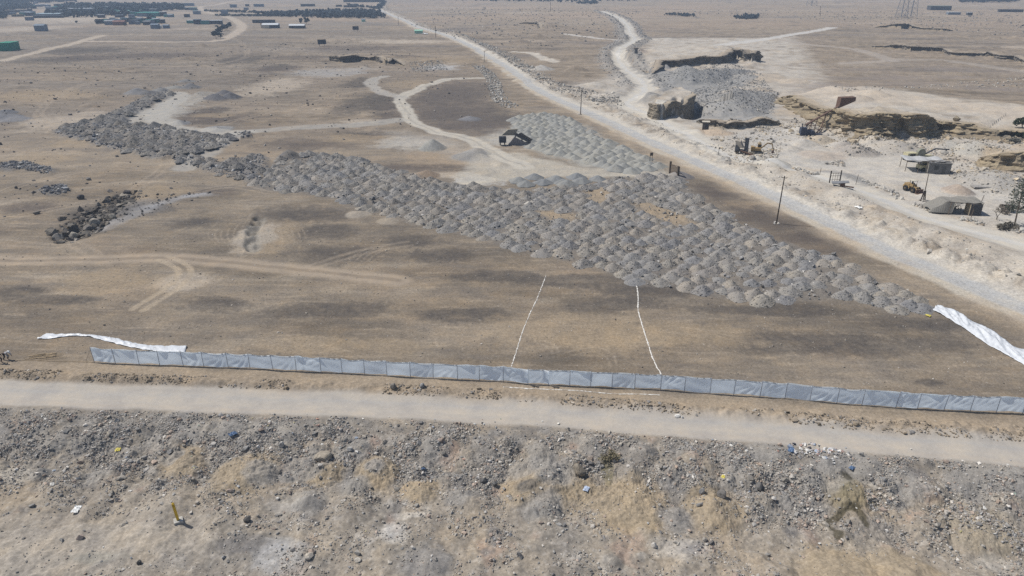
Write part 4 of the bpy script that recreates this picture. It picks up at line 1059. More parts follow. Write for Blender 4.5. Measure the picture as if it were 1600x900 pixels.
# ------------------------------------------------------------------ rock faces of the quarry cliffs
def cliff_face(px, label, cols, seed, depth=2.2, cap=.5, slope=0):
    P = wpts(px) if px[0][0] > 500 else np.array(px)
    seg = np.linalg.norm(np.diff(P[:, :2], axis=0), axis=1); s = np.concatenate([[0], np.cumsum(seg)])
    step = max(.45, s[-1] / 420)
    q = np.arange(0, s[-1], step)
    x, y, h = (np.interp(q, s, P[:, k]) for k in range(3))
    gd = np.nonzero(h > .7)[0]; gd = slice(gd[0], gd[-1] + 1); q, x, y, h = q[gd], x[gd], y[gd], h[gd]
    k = np.ones(9) / 9                                       # soften the corners
    if len(q) > 12:
        x = np.convolve(np.pad(x, 4, 'edge'), k, 'valid'); y = np.convolve(np.pad(y, 4, 'edge'), k, 'valid')
    tx, ty = np.gradient(x), np.gradient(y); L = np.hypot(tx, ty) + 1e-9
    nx, ny = ty / L, -tx / L                                 # towards the low ground
    zin = height(x - nx * 2.2, y - ny * 2.2); zout = height(x + nx * (depth + .8), y + ny * (depth + .8))
    top = np.maximum(zin, zout + .25)
    k5 = np.ones(5) / 5
    top = np.convolve(np.pad(top, 2, 'edge'), k5, 'valid') + .12 * pn(q / 1.7, q * 0, seed)
    top = np.where(zin - zout < .35, zout - .7, top)
    fr = np.clip((top - zout) / 2.0, .05, 1)                 # low ends have shallow faces
    nz = 18
    V, C = [], []
    for j in range(nz):
        t = j / (nz - 1)
        zz = zout - .35 + (top - zout + .35) * t
        zs = zz + .25 * pn(q / 12, q * 0 + 3, seed + 2)
        led = pn(q / 30, zs * 1.5, seed + 3)                 # beds
        off = depth * (.62 + .45 * fbm(q / 1.0, zs * .9, 5.0, 3, seed + 4) + .3 * led + .3 * pn(q / .9, zs * 1.8, seed + 6) + .35 * np.round(2 * pn(q / 2.6, zs * .35, seed + 12)) / 2)
        off = off - depth * 1.25 * sst(.02, .3, fbm(q, zs * .8 + 9, 8, 3, seed + 5)) * sst(.92, .6, t) * sst(-.05, .25, t)
        off = off + depth * slope * (.12 + .88 * (1 - sst(4.0, 5.8, h))) * (1 - t) + cap * sst(.78, .9, t) + depth * .5 * (1 - t) ** 2
        off = np.clip(off, .12, depth * 2.2) * fr
        V.append(np.stack([x + nx * off, y + ny * off, zz], 1))
        b = sst(-.3, .4, pn(q / 25, zs * 2.1, seed + 7))[:, None]
        c = np.array(cols[0])[None] * (1 - b) + np.array(cols[1])[None] * b
        d = sst(.1, .5, fbm(q, zs * 3, 3, 3, seed + 8))[:, None]
        C.append(c * (1 - .5 * d) + np.array(cols[2])[None] * .5 * d)
    xi, yi = x - nx * 2.0, y - ny * 2.0
    V.append(np.stack([x + nx * .1, y + ny * .1, top + .05], 1)); C.append(np.tile(cols[3], (len(q), 1)))
    V.append(np.stack([xi, yi, np.minimum(top, height(xi, yi)) - .12], 1)); C.append(np.tile(cols[3], (len(q), 1)))
    n = len(q); m = nz + 2
    ii = (np.arange(m - 1)[:, None] * n + np.arange(n - 1)[None]).ravel()
    F = np.stack([ii, ii + 1, ii + n + 1, ii + n], 1)
    o = mesh_np('cliff', np.vstack(V), F, CLIFF_MAT, False, np.vstack(C))
    o['kind'] = 'structure'; o['label'] = label
    return o


CLIFF_MAT = soil_mat('cliff_rock', scale=1.0, lo=.75, hi=1.25, bump=.5, bumpd=.15)
TANROCK = [(.33, .275, .19), (.255, .21, .15), (.15, .13, .105), (.4, .34, .265)]
DARKROCK = [(.215, .19, .16), (.165, .15, .13), (.1, .092, .085), (.36, .305, .24)]
for k, (lab, cols, dp, cap) in enumerate([('dark undercut wall of the far quarry pit', DARKROCK, 2.4, .8), ('long layered sandstone cliff of the quarry', TANROCK, 3.2, .7),
                                          ('layered rock outcrop at the right edge of the quarry yard', TANROCK, 2.0, .5), ('low dark cut bank behind the small kiosk', DARKROCK, 1.3, .4), ('broken wall of the small pit left of the main road', DARKROCK, 1.8, .6),
                                          ('dark ledge crossing the far right plain', DARKROCK, 1.8, .5), ('dark cut in the far hummocks', DARKROCK, 2, .5), ('small cut left of the side road', DARKROCK, 1.8, .5)]):
    cliff_face(CLIFFS[k][0], lab, cols, 500 + 10 * k, dp, cap, 1.3 if k in (1, 2) else .1)
cliff_face(MESA_EDGE, 'rock face of the small flat-topped mesa in the quarry', [(.27, .235, .185), (.2, .175, .14), (.12, .108, .09), (.36, .31, .245)], 700, 1.0, .25, 0)
# ------------------------------------------------------------------ helpers for built things
class MB:
    """collects boxes, bars and sheets and links them as one mesh object"""
    def __init__(s):
        s.v, s.f = [], []

    def add(s, v, f):
        n = len(s.v); s.v += [tuple(p) for p in v]; s.f += [tuple(i + n for i in q) for q in f]; return s

    def box(s, c, d, rz=0.0, rx=0.0, ry=0.0, taper=1.0):
        out = []
        for sz in (-1, 1):
            k = taper if sz > 0 else 1
            for sx, sy in ((-1, -1), (1, -1), (1, 1), (-1, 1)):
                p = Vector((sx * d[0] / 2 * k, sy * d[1] / 2 * k, sz * d[2] / 2))
                p.rotate(_eul(rx, ry, rz)); out.append(p + Vector(c))
        return s.add(out, [(3, 2, 1, 0), (4, 5, 6, 7), (0, 1, 5, 4), (1, 2, 6, 5), (2, 3, 7, 6), (3, 0, 4, 7)])

    def bar(s, p, q, r, r2=None, n=7):
        p, q = Vector(p), Vector(q); r2 = r if r2 is None else r2
        d = (q - p).normalized(); a = d.orthogonal().normalized(); b = d.cross(a)
        v = [p + (a * math.cos(2 * PI * i / n) + b * math.sin(2 * PI * i / n)) * r for i in range(n)] + [q + (a * math.cos(2 * PI * i / n) + b * math.sin(2 * PI * i / n)) * r2 for i in range(n)]
        f = [(i, (i + 1) % n, n + (i + 1) % n, n + i) for i in range(n)] + [tuple(range(n))[::-1], tuple(range(n, 2 * n))]
        return s.add(v, f)

    def prism(s, prof, y0, y1):
        """profile [(x, z)] extruded along y"""
        n = len(prof)
        v = [(x, y0, z) for x, z in prof] + [(x, y1, z) for x, z in prof]
        return s.add(v, [tuple(range(n)), tuple(range(n, 2 * n))[::-1]] + [(i, n + i, n + (i + 1) % n, (i + 1) % n) for i in range(n)])

    def wheel(s, c, r, w, axis=(0, 1, 0), n=16):
        c, a = Vector(c), Vector(axis).normalized() * w / 2
        return s.bar(c - a, c + a, r, n=n)

    def grid(s, P):
        """P[i][j] points"""
        m, n = len(P), len(P[0])
        return s.add([p for r_ in P for p in r_], [(i * n + j, i * n + j + 1, (i + 1) * n + j + 1, (i + 1) * n + j) for i in range(m - 1) for j in range(n - 1)])

    def build(s, name, mat, parent=None, loc=None, rot=None, smooth=False, thick=0):
        me = bpy.data.meshes.new(name); me.from_pydata(s.v, [], s.f); me.update()
        me.materials.append(mat)
        if smooth: me.polygons.foreach_set('use_smooth', [True] * len(me.polygons))
        o = bpy.data.objects.new(name, me); COL.objects.link(o)
        if parent is not None: o.parent = parent
        if loc is not None: o.location = loc
        if rot is not None: o.rotation_euler = rot
        if thick:
            md = o.modifiers.new('thickness', 'SOLIDIFY'); md.thickness = thick; md.offset = 0
        return o


def _eul(rx, ry, rz):
    from mathutils import Euler
    return Euler((rx, ry, rz))


def tag(o, label, cat, group=None):
    o['label'] = label; o['category'] = cat
    if group: o['group'] = group
    return o


def thing(name, label, cat, loc=(0, 0, 0), rz=0.0, group=None):
    o = bpy.data.objects.new(name, None); COL.objects.link(o)
    o.empty_display_size = .3; o.location = loc; o.rotation_euler = (0, 0, rz)
    return tag(o, label, cat, group)


def copy_tree(o, parent=None):
    c = o.copy(); COL.objects.link(c)
    if parent is not None: c.parent = parent
    for ch in [q for q in bpy.data.objects if q.parent == o]:
        copy_tree(ch, c)
    return c


def top_of(base, ut, vt):
    """world point above the base (same distance) that shows at photo pixel (ut, vt)"""
    a = (450 - vt) / FPX
    z = CAM_H + base.y * (a * CP - SP) / (CP + a * SP)
    return Vector(((ut - 800) / FPX * depth_at(base.x, base.y, z), base.y, z))


def face_cam(p):
    """rotation about z that turns a thing's -y side to the camera"""
    return math.atan2(p.x, -p.y) + PI if False else -math.atan2(p.x, p.y)


WOOD = plain('weathered_wood', (.16, .125, .095), .9, 4); DARKWOOD = plain('dark_wood', (.075, .06, .05), .9, 4); GREYWOOD = plain('grey_wood', (.27, .24, .205), .9, 4)
CANE = plain('cane', (.42, .33, .22), .85, 5); CONC = plain('concrete', (.42, .41, .385), .9, 3); YELLOW = plain('yellow_plastic', (.62, .4, .03), .5, 5, .12, spec=.4)
LOADY = plain('faded_yellow_paint', (.34, .235, .11), .6, 2, .3, spec=.3); PALEY = plain('pale_yellow_paint', (.5, .46, .3), .6, 2, .25, spec=.3); RUST = plain('rusty_steel', (.13, .082, .062), .8, 3, .35)
TYRE = plain('black_rubber', (.03, .03, .032), .8, 4); STEEL = plain('dark_steel', (.09, .095, .105), .55, 3, .3, .4, .4); GLASS = plain('dark_glass', (.03, .035, .04), .15, 2, .1, 0, .5)
WALLG = plain('grey_block_wall', (.17, .165, .16), .9, 2); WALLP = plain('pale_plaster_and_lit_wall', (.52, .48, .4), .9, 2); ROOFP = plain('pale_sheet_roof', (.42, .42, .42), .6, 1.5, .2); REED = plain('reed_roof', (.215, .205, .185), .95, 6, .3)
WHITE_ROOF = plain('white_sheet_roof', (.56, .58, .6), .5, 1, .12); BLUE_ROOF = plain('blue_grey_sheet', (.16, .2, .25), .6, 1, .25); TEAL = plain('teal_netting', (.07, .25, .225), .8, .5, .3); DKWALL = plain('dark_matting', (.07, .075, .085), .9, .6, .3)
REDBR = plain('red_brown_sheet', (.22, .12, .1), .8, .6, .3); GREEN_NET = plain('green_netting', (.03, .22, .15), .75, .5, .25); MINT = plain('mint_tarp', (.3, .55, .42), .6, 1, .2); WHITE = plain('white_paint', (.75, .75, .73), .6, 2, .1)
STAKE = plain('grey_stake', (.3, .31, .34), .8, 4); CHALK = plain('white_chalk', (.66, .64, .6), .95, 6, .15); PLASTIC = plastic_mat(); SHEET = plastic_mat('white_sheeting', (.7, .73, .77), (.55, .58, .62), .12); LEAF = plain('dark_leaf', (.05, .065, .04), .8, 6, .4); PINE = plain('conifer_needles', (.105, .12, .095), .85, 6, .4); TWIG = plain('dry_twigs', (.2, .175, .145), .9, 5)
FARLEAF = plain('far_foliage', (.034, .046, .055), .9, .25, .45); GALV = plain('galvanised_steel', (.25, .26, .28), .6, 1, .2, .3); CLOTHD = plain('dark_cloth', (.03, .03, .04), .9, 8); CLOTHG = plain('pale_grey_cloth', (.33, .33, .34), .9, 8); SKIN = plain('skin', (.3, .17, .11), .6, 8, .1)
HATW = plain('white_hat', (.78, .78, .76), .7, 8, .06); BLUEBAG = plain('blue_plastic_bag', (.1, .16, .27), .45, 5); YELBAG = plain('yellow_plastic_bag', (.6, .52, .12), .45, 5); SPOIL = plain('earth_spoil', (.36, .32, .27), .95, 2)

# ------------------------------------------------------------------ the plastic screen fence
FENCE_U = [148, 181, 218, 250, 287, 319, 357, 391, 427, 463, 502, 535, 570, 605, 641.5, 677, 715, 749, 786.5, 825, 857, 890, 923, 956, 991.5, 1032, 1069, 1109, 1146, 1187, 1226, 1265, 1307, 1346, 1399, 1433, 1474, 1515, 1556, 1597, 1638, 1680, 1722, 1765]
_fu = [150, 181, 290, 391, 427, 535, 677, 786, 825, 923, 1032, 1109, 1187, 1226, 1307, 1399, 1474, 1556, 1597, 1765]
_fv = [566, 568, 572, 576, 578, 583, 591, 596, 600, 604, 609, 615, 620, 622.5, 630, 637, 641, 644.5, 646, 657]
posts = [ray(u, float(np.interp(u, _fu, _fv))) for u in FENCE_U]
fence = thing('screen_fence', 'long low fence of white plastic sheeting stretched between wooden stakes', 'fence', posts[0])
off = Vector(posts[0])
nz, nx = 9, 16
for i, p in enumerate(posts):
    lean = random.gauss(0, .03)
    if i in (34, 36): lean = .14
    if i == 0: lean = -.10
    b = p - off
    MB().bar(b + Vector((0, -.05, -.15)), b + Vector((lean, -.05 + random.gauss(0, .02), 2.06 + random.gauss(0, .04))), .035, .03, 6).build('post', STAKE, fence)
for i in range(len(posts) - 1):
    a, b = posts[i] - off, posts[i + 1] - off
    tilt = random.gauss(0, .05); sag = random.uniform(.02, .09); hb = random.uniform(.07, .16); ph = [random.uniform(0, 6.28) for _ in range(6)]
    la = .14 if i in (34, 36) else (-.1 if i == 0 else 0); lb = .14 if i + 1 in (34, 36) else 0
    hem = random.random() < .3; fan = random.choice([0, 1, 2]); amp = random.uniform(.012, .04)
    P = []
    rows = nz + 2
    for k in range(rows):
        t = min(k / (nz - 1), 1.0); r_ = []
        for j in range(nx + 1):
            s = j / nx
            q = a.lerp(b, s); edge = math.sin(PI * s)
            top = 1.97 - sag * edge + .02 * math.sin(3 * s + ph[0])
            z = hb + .05 * math.sin(5 * s + ph[1]) + (top - hb) * t
            if fan == 0: w = math.sin(26 * (t - .9 * s) + ph[2]) * s
            elif fan == 1: w = math.sin(24 * math.atan2(t + .08, s + .08) + ph[3])
            else: w = math.sin(22 * math.atan2(1.08 - t, 1.05 - s) + ph[4])
            y = amp * edge ** .5 * (w + .6 * math.sin(9 * t + 4 * s + ph[5])) + tilt * (t - .5) * edge * 2 + .02
            if k >= nz and not hem:
                z -= .012 * (k - nz + 1); y += .004
            elif k >= nz:                                     # hem folded back over the top string
                y += [.09, .2][k - nz] * (.5 + .5 * math.sin(7 * s + ph[3])); z -= [.0, .05][k - nz]
            r_.append((q.x + (la * (1 - s) + lb * s) * t, q.y + y, q.z + z))
        P.append(r_)
    if i in (18, 19):                                       # loose corner of the overlapping sheets
        for k in range(rows):
            for j in range(nx - 3, nx + 1):
                x_, y_, z_ = P[k][j]; P[k][j] = (x_, y_ - .5 * ((j - nx + 4) / 4) ** 1.5 * math.sin(PI * min(k / nz, 1) * .9) * (1 + .3 * math.sin(k * 2.1)), z_)
    MB().grid(P).build('plastic_sheet', PLASTIC, fence, smooth=True)
MB().bar((posts[0] - off) + Vector((0, -.05, 1.98)), (posts[0] - off) + Vector((-1.2, .2, .0)), .02).build('guy_string', GREYWOOD, fence)

# ------------------------------------------------------------------ plastic sheets lying on the ground
def lying_sheet(top, bot, label, n=70, m=12, amp=.12, seed=0, fold=1.0):
    T, B = smooth_line(top, 10), smooth_line(bot, 10)

    def along_line(P, t):
        s = np.concatenate([[0], np.cumsum(np.linalg.norm(np.diff(P, axis=0), axis=1))]); return np.interp(t * s[-1], s, P[:, 0]), np.interp(t * s[-1], s, P[:, 1])
    t = np.linspace(0, 1, n)
    tx, ty = along_line(T, t); bx, by = along_line(B, t)
    K = np.linspace(0, 1, m)[:, None]
    X = bx[None] * (1 - K) + tx[None] * K; Y = by[None] * (1 - K) + ty[None] * K
    Z = np.array([ground_z(a, b) for a, b in zip(X.ravel(), Y.ravel())]).reshape(m, n)
    L = t[None] * n * .35 * fold
    W = np.abs(pn((L * .9 + K * 1.5).ravel(), (K * 2.2 + L * .25).ravel(), seed)).reshape(m, n) + .5 * np.abs(pn((L * 2 + K * 0).ravel(), (K * 5 + L * 0).ravel(), seed + 1)).reshape(m, n)
    Z = Z + .06 + amp * W * (.35 + np.sin(PI * K)) + .04 * np.sin(L * 2.1 + K * 4) + .12 * amp * pn((L * 5 + K * 3).ravel(), (K * 9 + L).ravel(), seed + 5).reshape(m, n)
    Y = Y + .12 * W
    o = MB().grid([[(X[i, j], Y[i, j], Z[i, j]) for j in range(n)] for i in range(m)])
    c = np.array([X.mean(), Y.mean(), Z.mean()]); o.v = [tuple(np.array(v) - c) for v in o.v]
    return tag(o.build('plastic_sheet', SHEET, loc=tuple(c), smooth=True, thick=.012), label, 'plastic sheet')


lying_sheet([(60, 529), (73, 523), (100, 524), (140, 524), (175, 529), (220, 538), (260, 540.5), (292, 541)], [(58, 531), (82, 530), (107, 527), (136, 526.5), (160, 533), (195, 541), (240, 548.5), (289, 551)],
            'long narrow strip of white plastic sheeting lying crumpled behind the fence on the left', 90, 9, .2, 31)
lying_sheet([(1466, 477), (1493, 485), (1522, 503), (1550, 517), (1570, 530), (1588, 543), (1615, 548), (1660, 572)], [(1457, 484), (1488, 501), (1513, 518), (1543, 537), (1570, 553), (1600, 569), (1630, 588), (1670, 612)],
            'broad white plastic sheet spread loosely on the ground beside the main road', 120, 18, .38, 47, .28)

# ------------------------------------------------------------------ white chalk lines
def chalk(px, label, w=.13, seed=0, gap=-.25):
    P = smooth_line(px, 24)
    seg = np.linalg.norm(np.diff(P, axis=0), axis=1); s = np.concatenate([[0], np.cumsum(seg)])
    q = np.arange(0, s[-1], .09); x, y = np.interp(q, s, P[:, 0]), np.interp(q, s, P[:, 1])
    x = x + .07 * pn(q / .8, q * 0, seed); y = y + .07 * pn(q / .8, q * 0, seed + 1)
    tx, ty = np.gradient(x), np.gradient(y); L = np.hypot(tx, ty); nx_, ny_ = -ty / L, tx / L
    ww = w * (.75 + .8 * pn(q / .35, q * 0, seed + 2) + .5 * pn(q / 1.6, q * 0, seed + 3)); ww = np.where(pn(q / 1.1, q * 0, seed + 4) < gap, .025, np.clip(ww, .025, w * 2))
    z = np.array([ground_z(a, b) for a, b in zip(x, y)])
    mb = MB()
    for i in range(len(q) - 1):
        r_ = [(x[k] + nx_[k] * o * ww[k], y[k] + ny_[k] * o * ww[k], z[k] + (.05 if o == 0 else .022)) for k in (i, i + 1) for o in (-1, 0, 1)]
        mb.add(r_, [(0, 3, 4, 1), (1, 4, 5, 2)])
    c = Vector((x.mean(), y.mean(), z.mean())); mb.v = [tuple(Vector(v) - c) for v in mb.v]
    return tag(mb.build('chalk_line', CHALK, loc=c), label, 'chalk line')


chalk([(853, 431), (847, 448), (838, 470), (828, 490), (820, 510), (812, 532), (805, 555), (799, 573)], 'thin white chalk line slanting down the bare plot, the fainter of the two', .07, 61, -.55)
chalk([(995, 447), (997, 466), (997, 486), (1002, 505), (1010, 530), (1018, 555), (1027, 574), (1034, 586)], 'bold white chalk line bending across the bare plot beside the rubble tip', .095, 71, -.6)
chalk([(786, 605), (830, 607), (900, 611), (955, 614.5), (1000, 616), (1032, 617.5)], 'broken white chalk line on the near side of the fence', .09, 81, -.2)

# ------------------------------------------------------------------ posts, poles, gate, signs
p = ray(279, 815)
o = thing('marker_post', 'yellow marker post on a pale concrete block in the foreground rubble', 'marker post', p, .3)
MB().box((0, 0, .06), (.75, .7, .3), .2).build('base', CONC, o)
mb = MB().box((-.06, 0, 1.1), (.2, .2, 1.85), .1, 0, -.06); mb.box((-.12, 0, 2.06), (.2, .2, .1), .1, 0, -.06, .4); mb.build('post', YELLOW, o)
MB().box((-.105, -.109, 1.82), (.12, .008, .18), .1, 0, -.06).build('plate', plain('dark_yellow', (.4, .26, .03), .6), o)


def pole(ub, vb, ut, vt, label, r=.14, arm=True, stones_=True, braces=False, min_r=0):
    b = ray(ub, vb); t = top_of(b, ut, vt) - b
    r = max(r, min_r)
    o = thing('utility_pole', label, 'utility pole', b, 0)
    MB().bar((0, 0, -.4), t, r, r * .62, 8).build('shaft', DARKWOOD if not braces else WOOD, o)
    if arm:
        MB().bar(t * .965 + Vector((-.45, .25, 0)), t * .965 + Vector((.45, -.25, 0)), r * .45, n=5).build('crossarm', DARKWOOD, o)
        for s in (-1, 1):
            q = t * .965 + Vector((.4 * s, -.22 * s, 0)); MB().bar(q, q + Vector((0, 0, .22)), r * .35, r * .2, 6).build('insulator', STEEL, o)
    if braces:
        for s in (-1, 1): MB().bar((.5 * s, .1, -.3), t * .38 + Vector((.12 * s, 0, 0)), .13, .12, 6).build('brace', DARKWOOD, o)
    if stones_:
        n = 9; a = RNG.uniform(0, 6.28, n); rr = RNG.uniform(.3, .75, n)
        v, f, i = stone_geo(np.stack([np.cos(a) * rr, np.sin(a) * rr, np.full(n, .1)], 1), RNG.uniform(.25, .55, n))
        mesh_np('base_stones', v, f, STONE_MAT, False, np.tile((.45, .43, .4), (len(v), 1)), o)
    return o


pole(1213, 349, 1226, 275, 'tall dark utility pole beside the main road, leaning slightly right, the largest pole')
pole(907, 179, 909, 140, 'dark utility pole at the roadside above the smooth gravel heaps', .15)
pole(681, 59, 680, 41, 'dark utility pole beside the mint green tarpaulin', .2)
pole(756.5, 97, 757, 80, 'thin utility pole at the road bend below the stony ridge', .13)
pole(622.5, 39, 622, 26, 'faint distant utility pole left of the far main road', .2, stones_=False)
pole(602, 27, 601.5, 15, 'farthest roadside pole at the dark hedge corner', .2, stones_=False)
pole(1442, 314, 1451, 272, 'wooden pole with two short braces standing in front of the yellow loader', .11, braces=True, arm=False)
pole(1281.5, 26, 1282, 9, 'lone thin pole on the far plain left of the lattice pylons', .3, arm=False, stones_=False)
pole(860, 18, 860.5, 3, 'thin pole on the far plain left of the winding side road', .3, arm=False, stones_=False)
for ub, vb, h, lab in [(1280.5, 273, 1.6, 'short thin stake left of the timber frame by the side road'), (1337, 288, 2.2, 'thin leaning stake right of the timber frame'), (1122, 242, 2.0, 'thin post with small plate between the two roads'), (1093, 243, .9, 'short stub post on the main road verge')]:
    b = ray(ub, vb)
    o = thing('stake', lab, 'stake', b); MB().bar((0, 0, -.2), (.08 * h, 0, h), .06, .05, 6).build('shaft', DARKWOOD, o)
    if vb == 242: MB().box((.16, -.06, 1.75), (.45, .05, .4)).build('plate', GREYWOOD, o)

b0, b1 = ray(1046.5, 271), ray(1059.5, 274)
o = thing('wooden_gate', 'brown slatted wooden gate between two stout posts at the plot entrance', 'gate', b0)
d = b1 - b0
for q in (Vector((0, 0, 0)), d): MB().box((q.x, q.y, 1.35), (.36, .36, 3.1), .3).build('gate_post', DARKWOOD, o)
u_ = d.normalized()
mb = MB()
for k in range(1, 8):
    q = d * (k / 8.6); mb.box((q.x, q.y, 1.35), (.26, .07, 2.4 + .2 * math.sin(k * 2)), math.atan2(d.y, d.x))
mb.build('slat_panel', WOOD, o)
mb = MB()
for z in (.6, 2.1): mb.bar(Vector((0, .09, z)), d + Vector((0, .09, z)), .06)
mb.build('rail', DARKWOOD, o)
b = ray(1017, 252.5)
o = thing('roadside_sign', 'small dark board on two legs behind the smooth gravel heaps', 'sign', b, .5)
for s in (-1, 1): MB().bar((.36 * s, 0, -.2), (.36 * s, 0, 2.2), .06).build('leg', DARKWOOD, o)
MB().box((0, -.05, 1.9), (.95, .07, .8)).build('board', plain('sign_brown', (.12, .095, .075), .8), o)

for (u, v, w, h, a, lab) in [(503.5, 72, 5.5, 4.2, .5, 'dark leaning panel standing alone on the plain above the small pit'), (556, 49, 5.0, 4.2, .2, 'small dark square board standing alone on the plain near the dark hedge')]:
    b = ray(u, v); o = thing('board', lab, 'board', b, a)
    for s in (-1, 1): MB().bar((s * w * .3, .3, -.2), (s * w * .3, .1, h), .12).build('leg', DARKWOOD, o)
    MB().box((0, 0, h * .62), (w, .2, h * .7), 0, -.2).build('panel', DKWALL, o)

# cane poles and string by the workers
p = ray(72, 557); mb = MB()
for k in range(16):
    a = random.gauss(.22, .2); L = random.uniform(1.4, 3.6); c = Vector((random.uniform(-1.4, 1.2), random.uniform(-.7, .7), .06 + .02 * (k % 4)))
    dd = Vector((math.cos(a), math.sin(a) * 1.0, random.uniform(-.01, .03))) * L / 2
    mb.bar(c - dd, c + dd, .035, .03, 6)
tag(mb.build('cane_pile', CANE, loc=p), 'loose pile of cane stakes on the ground left of the fence', 'cane stakes')
a_, b_ = ray(20, 563), ray(147, 566.5); mb = MB()
for k in range(24):
    q0, q1 = a_.lerp(b_, k / 24), a_.lerp(b_, (k + 1) / 24)
    q0.z = ground_z(q0.x, q0.y) + .04; q1.z = ground_z(q1.x, q1.y) + .04
    mb.bar(q0 - a_, q1 - a_, .03, n=5)
tag(mb.build('string_line', CANE, loc=a_), 'pale string laid on the ground from the workers to the fence end', 'string')


# ------------------------------------------------------------------ people
def skin_body(name, joints, edges, mat, parent, lvl=2):
    me = bpy.data.meshes.new(name)
    me.from_pydata([j[0] for j in joints], edges, []); me.materials.append(mat)
    o = bpy.data.objects.new(name, me); COL.objects.link(o); o.parent = parent
    o.modifiers.new('skin', 'SKIN')
    for i, j in enumerate(joints): me.skin_vertices[0].data[i].radius = (j[1], j[1])
    me.skin_vertices[0].data[0].use_root = True
    sd = o.modifiers.new('smooth', 'SUBSURF'); sd.levels = lvl; sd.render_levels = lvl
    return o


def person(p, rz, bend, label, shirt, legs, hat):
    """standing or bending worker; faces +x"""
    o = thing('person', label, 'person', p, rz)
    hip = Vector((0, 0, .92)); ca, sa = math.cos(bend), math.sin(bend)
    up = Vector((sa, 0, ca)); ch = hip + up * .42; nk = hip + up * .56; hd = nk + Vector((math.sin(bend * .8), 0, math.cos(bend * .8))) * .17
    side = Vector((0, 1, 0))
    J = [(hip, .13), (hip + up * .22, .125), (ch, .14), (nk, .06), (hd - (hd - nk) * .2, .095), (hd + (hd - nk) * .35, .085)]
    E = [(0, 1), (1, 2), (2, 3), (3, 4), (4, 5)]
    kneex = .1 + .12 * bend
    for s in (-1, 1):
        i = len(J); st = .16 * s
        J += [(hip + side * .1 * s + Vector((0, 0, -.05)), .095), (Vector((kneex + st, .12 * s, .5)), .065), (Vector((-.02 + st, .13 * s, .08)), .045), (Vector((.16 + st, .14 * s, .04)), .04)]
        E += [(0, i), (i, i + 1), (i + 1, i + 2), (i + 2, i + 3)]
        i = len(J); sh = ch + side * .19 * s + up * .05
        el = sh + Vector((.10 + .06 * bend, .06 * s, -.27)); wr = el + Vector((.10, -.02 * s, -.24)); hn = wr + Vector((.03, 0, -.1))
        J += [(sh, .06), (el, .045), (wr, .033), (hn, .038)]; E += [(2, i), (i, i + 1), (i + 1, i + 2), (i + 2, i + 3)]
    skin_body('body', J, E, SKIN, o)
    T = [(hip + Vector((0, 0, .03)), .15)]; TE = []
    for s in (-1, 1):
        i = len(T); st = .16 * s
        T += [(hip + side * .1 * s + Vector((0, 0, -.05)), .115), (Vector((kneex + st, .12 * s, .5)), .085), (Vector((-.02 + st, .13 * s, .12)), .07)]; TE += [(0, i), (i, i + 1), (i + 1, i + 2)]
    skin_body('trousers', T, TE, legs, o)
    S = [(hip + up * .06, .15), (hip + up * .24, .145), (ch, .165), (ch + up * .09, .09)]; SE = [(0, 1), (1, 2), (2, 3)]
    for s in (-1, 1):
        i = len(S); sh = ch + side * .19 * s + up * .05; el = sh + Vector((.10 + .06 * bend, .06 * s, -.27)); wr = el + Vector((.09, -.02 * s, -.2))
        S += [(sh, .08), (el, .062), (wr, .05)]; SE += [(2, i), (i, i + 1), (i + 1, i + 2)]
    skin_body('shirt', S, SE, shirt, o)
    ax_ = (hd - nk).normalized(); q = hd + ax_ * .06
    mb = MB().bar(q, q + ax_ * .1, .125, .09, 14); mb.bar(q - ax_ * .01, q + ax_ * .015, .21 if hat is HATW else .13, .2 if hat is HATW else .12, 16); mb.build('hat', hat, o, smooth=True)
    f = hd + Vector((math.cos(bend * .8), 0, -math.sin(bend * .8))) * .1
    mb = MB().box(f + side * .0, (.03, .03, .045), 0, 0, bend)
    for s in (-1, 1): mb.box(f + ax_ * .03 + side * .035 * s, (.015, .025, .012), 0, 0, bend)
    mb.box(f - ax_ * .045, (.015, .05, .012), 0, 0, bend); mb.build('face', plain('dark_skin', (.12, .06, .045), .6), o)
    return o


person(ray(9, 562), -.15, 1.35, 'person bending over the string line, white hat, pale grey top and dark trousers', CLOTHG, CLOTHD, HATW)
person(ray(-.5, 567.5), .4, .25, 'person in dark clothes standing at the very left edge of the picture', CLOTHD, CLOTHD, CLOTHD)
# ------------------------------------------------------------------ quarry yard: machines
def wheel(parent, x, y, r, w):
    MB_ = MB().wheel((0, 0, 0), r, w, n=18)
    t = MB_.build('wheel', TYRE, parent, loc=(x, y, r))
    MB().wheel((0, 0, 0), r * .42, w * 1.06, n=12).build('rim', plain('dirty_rim', (.14, .11, .07), .8), t)


p = ray(1424, 299)
o = thing('wheel_loader', 'faded yellow wheel loader parked alone in the middle of the quarry yard', 'wheel loader', p, -PI / 2 + .3)
o.scale = (.76, .76, .8)
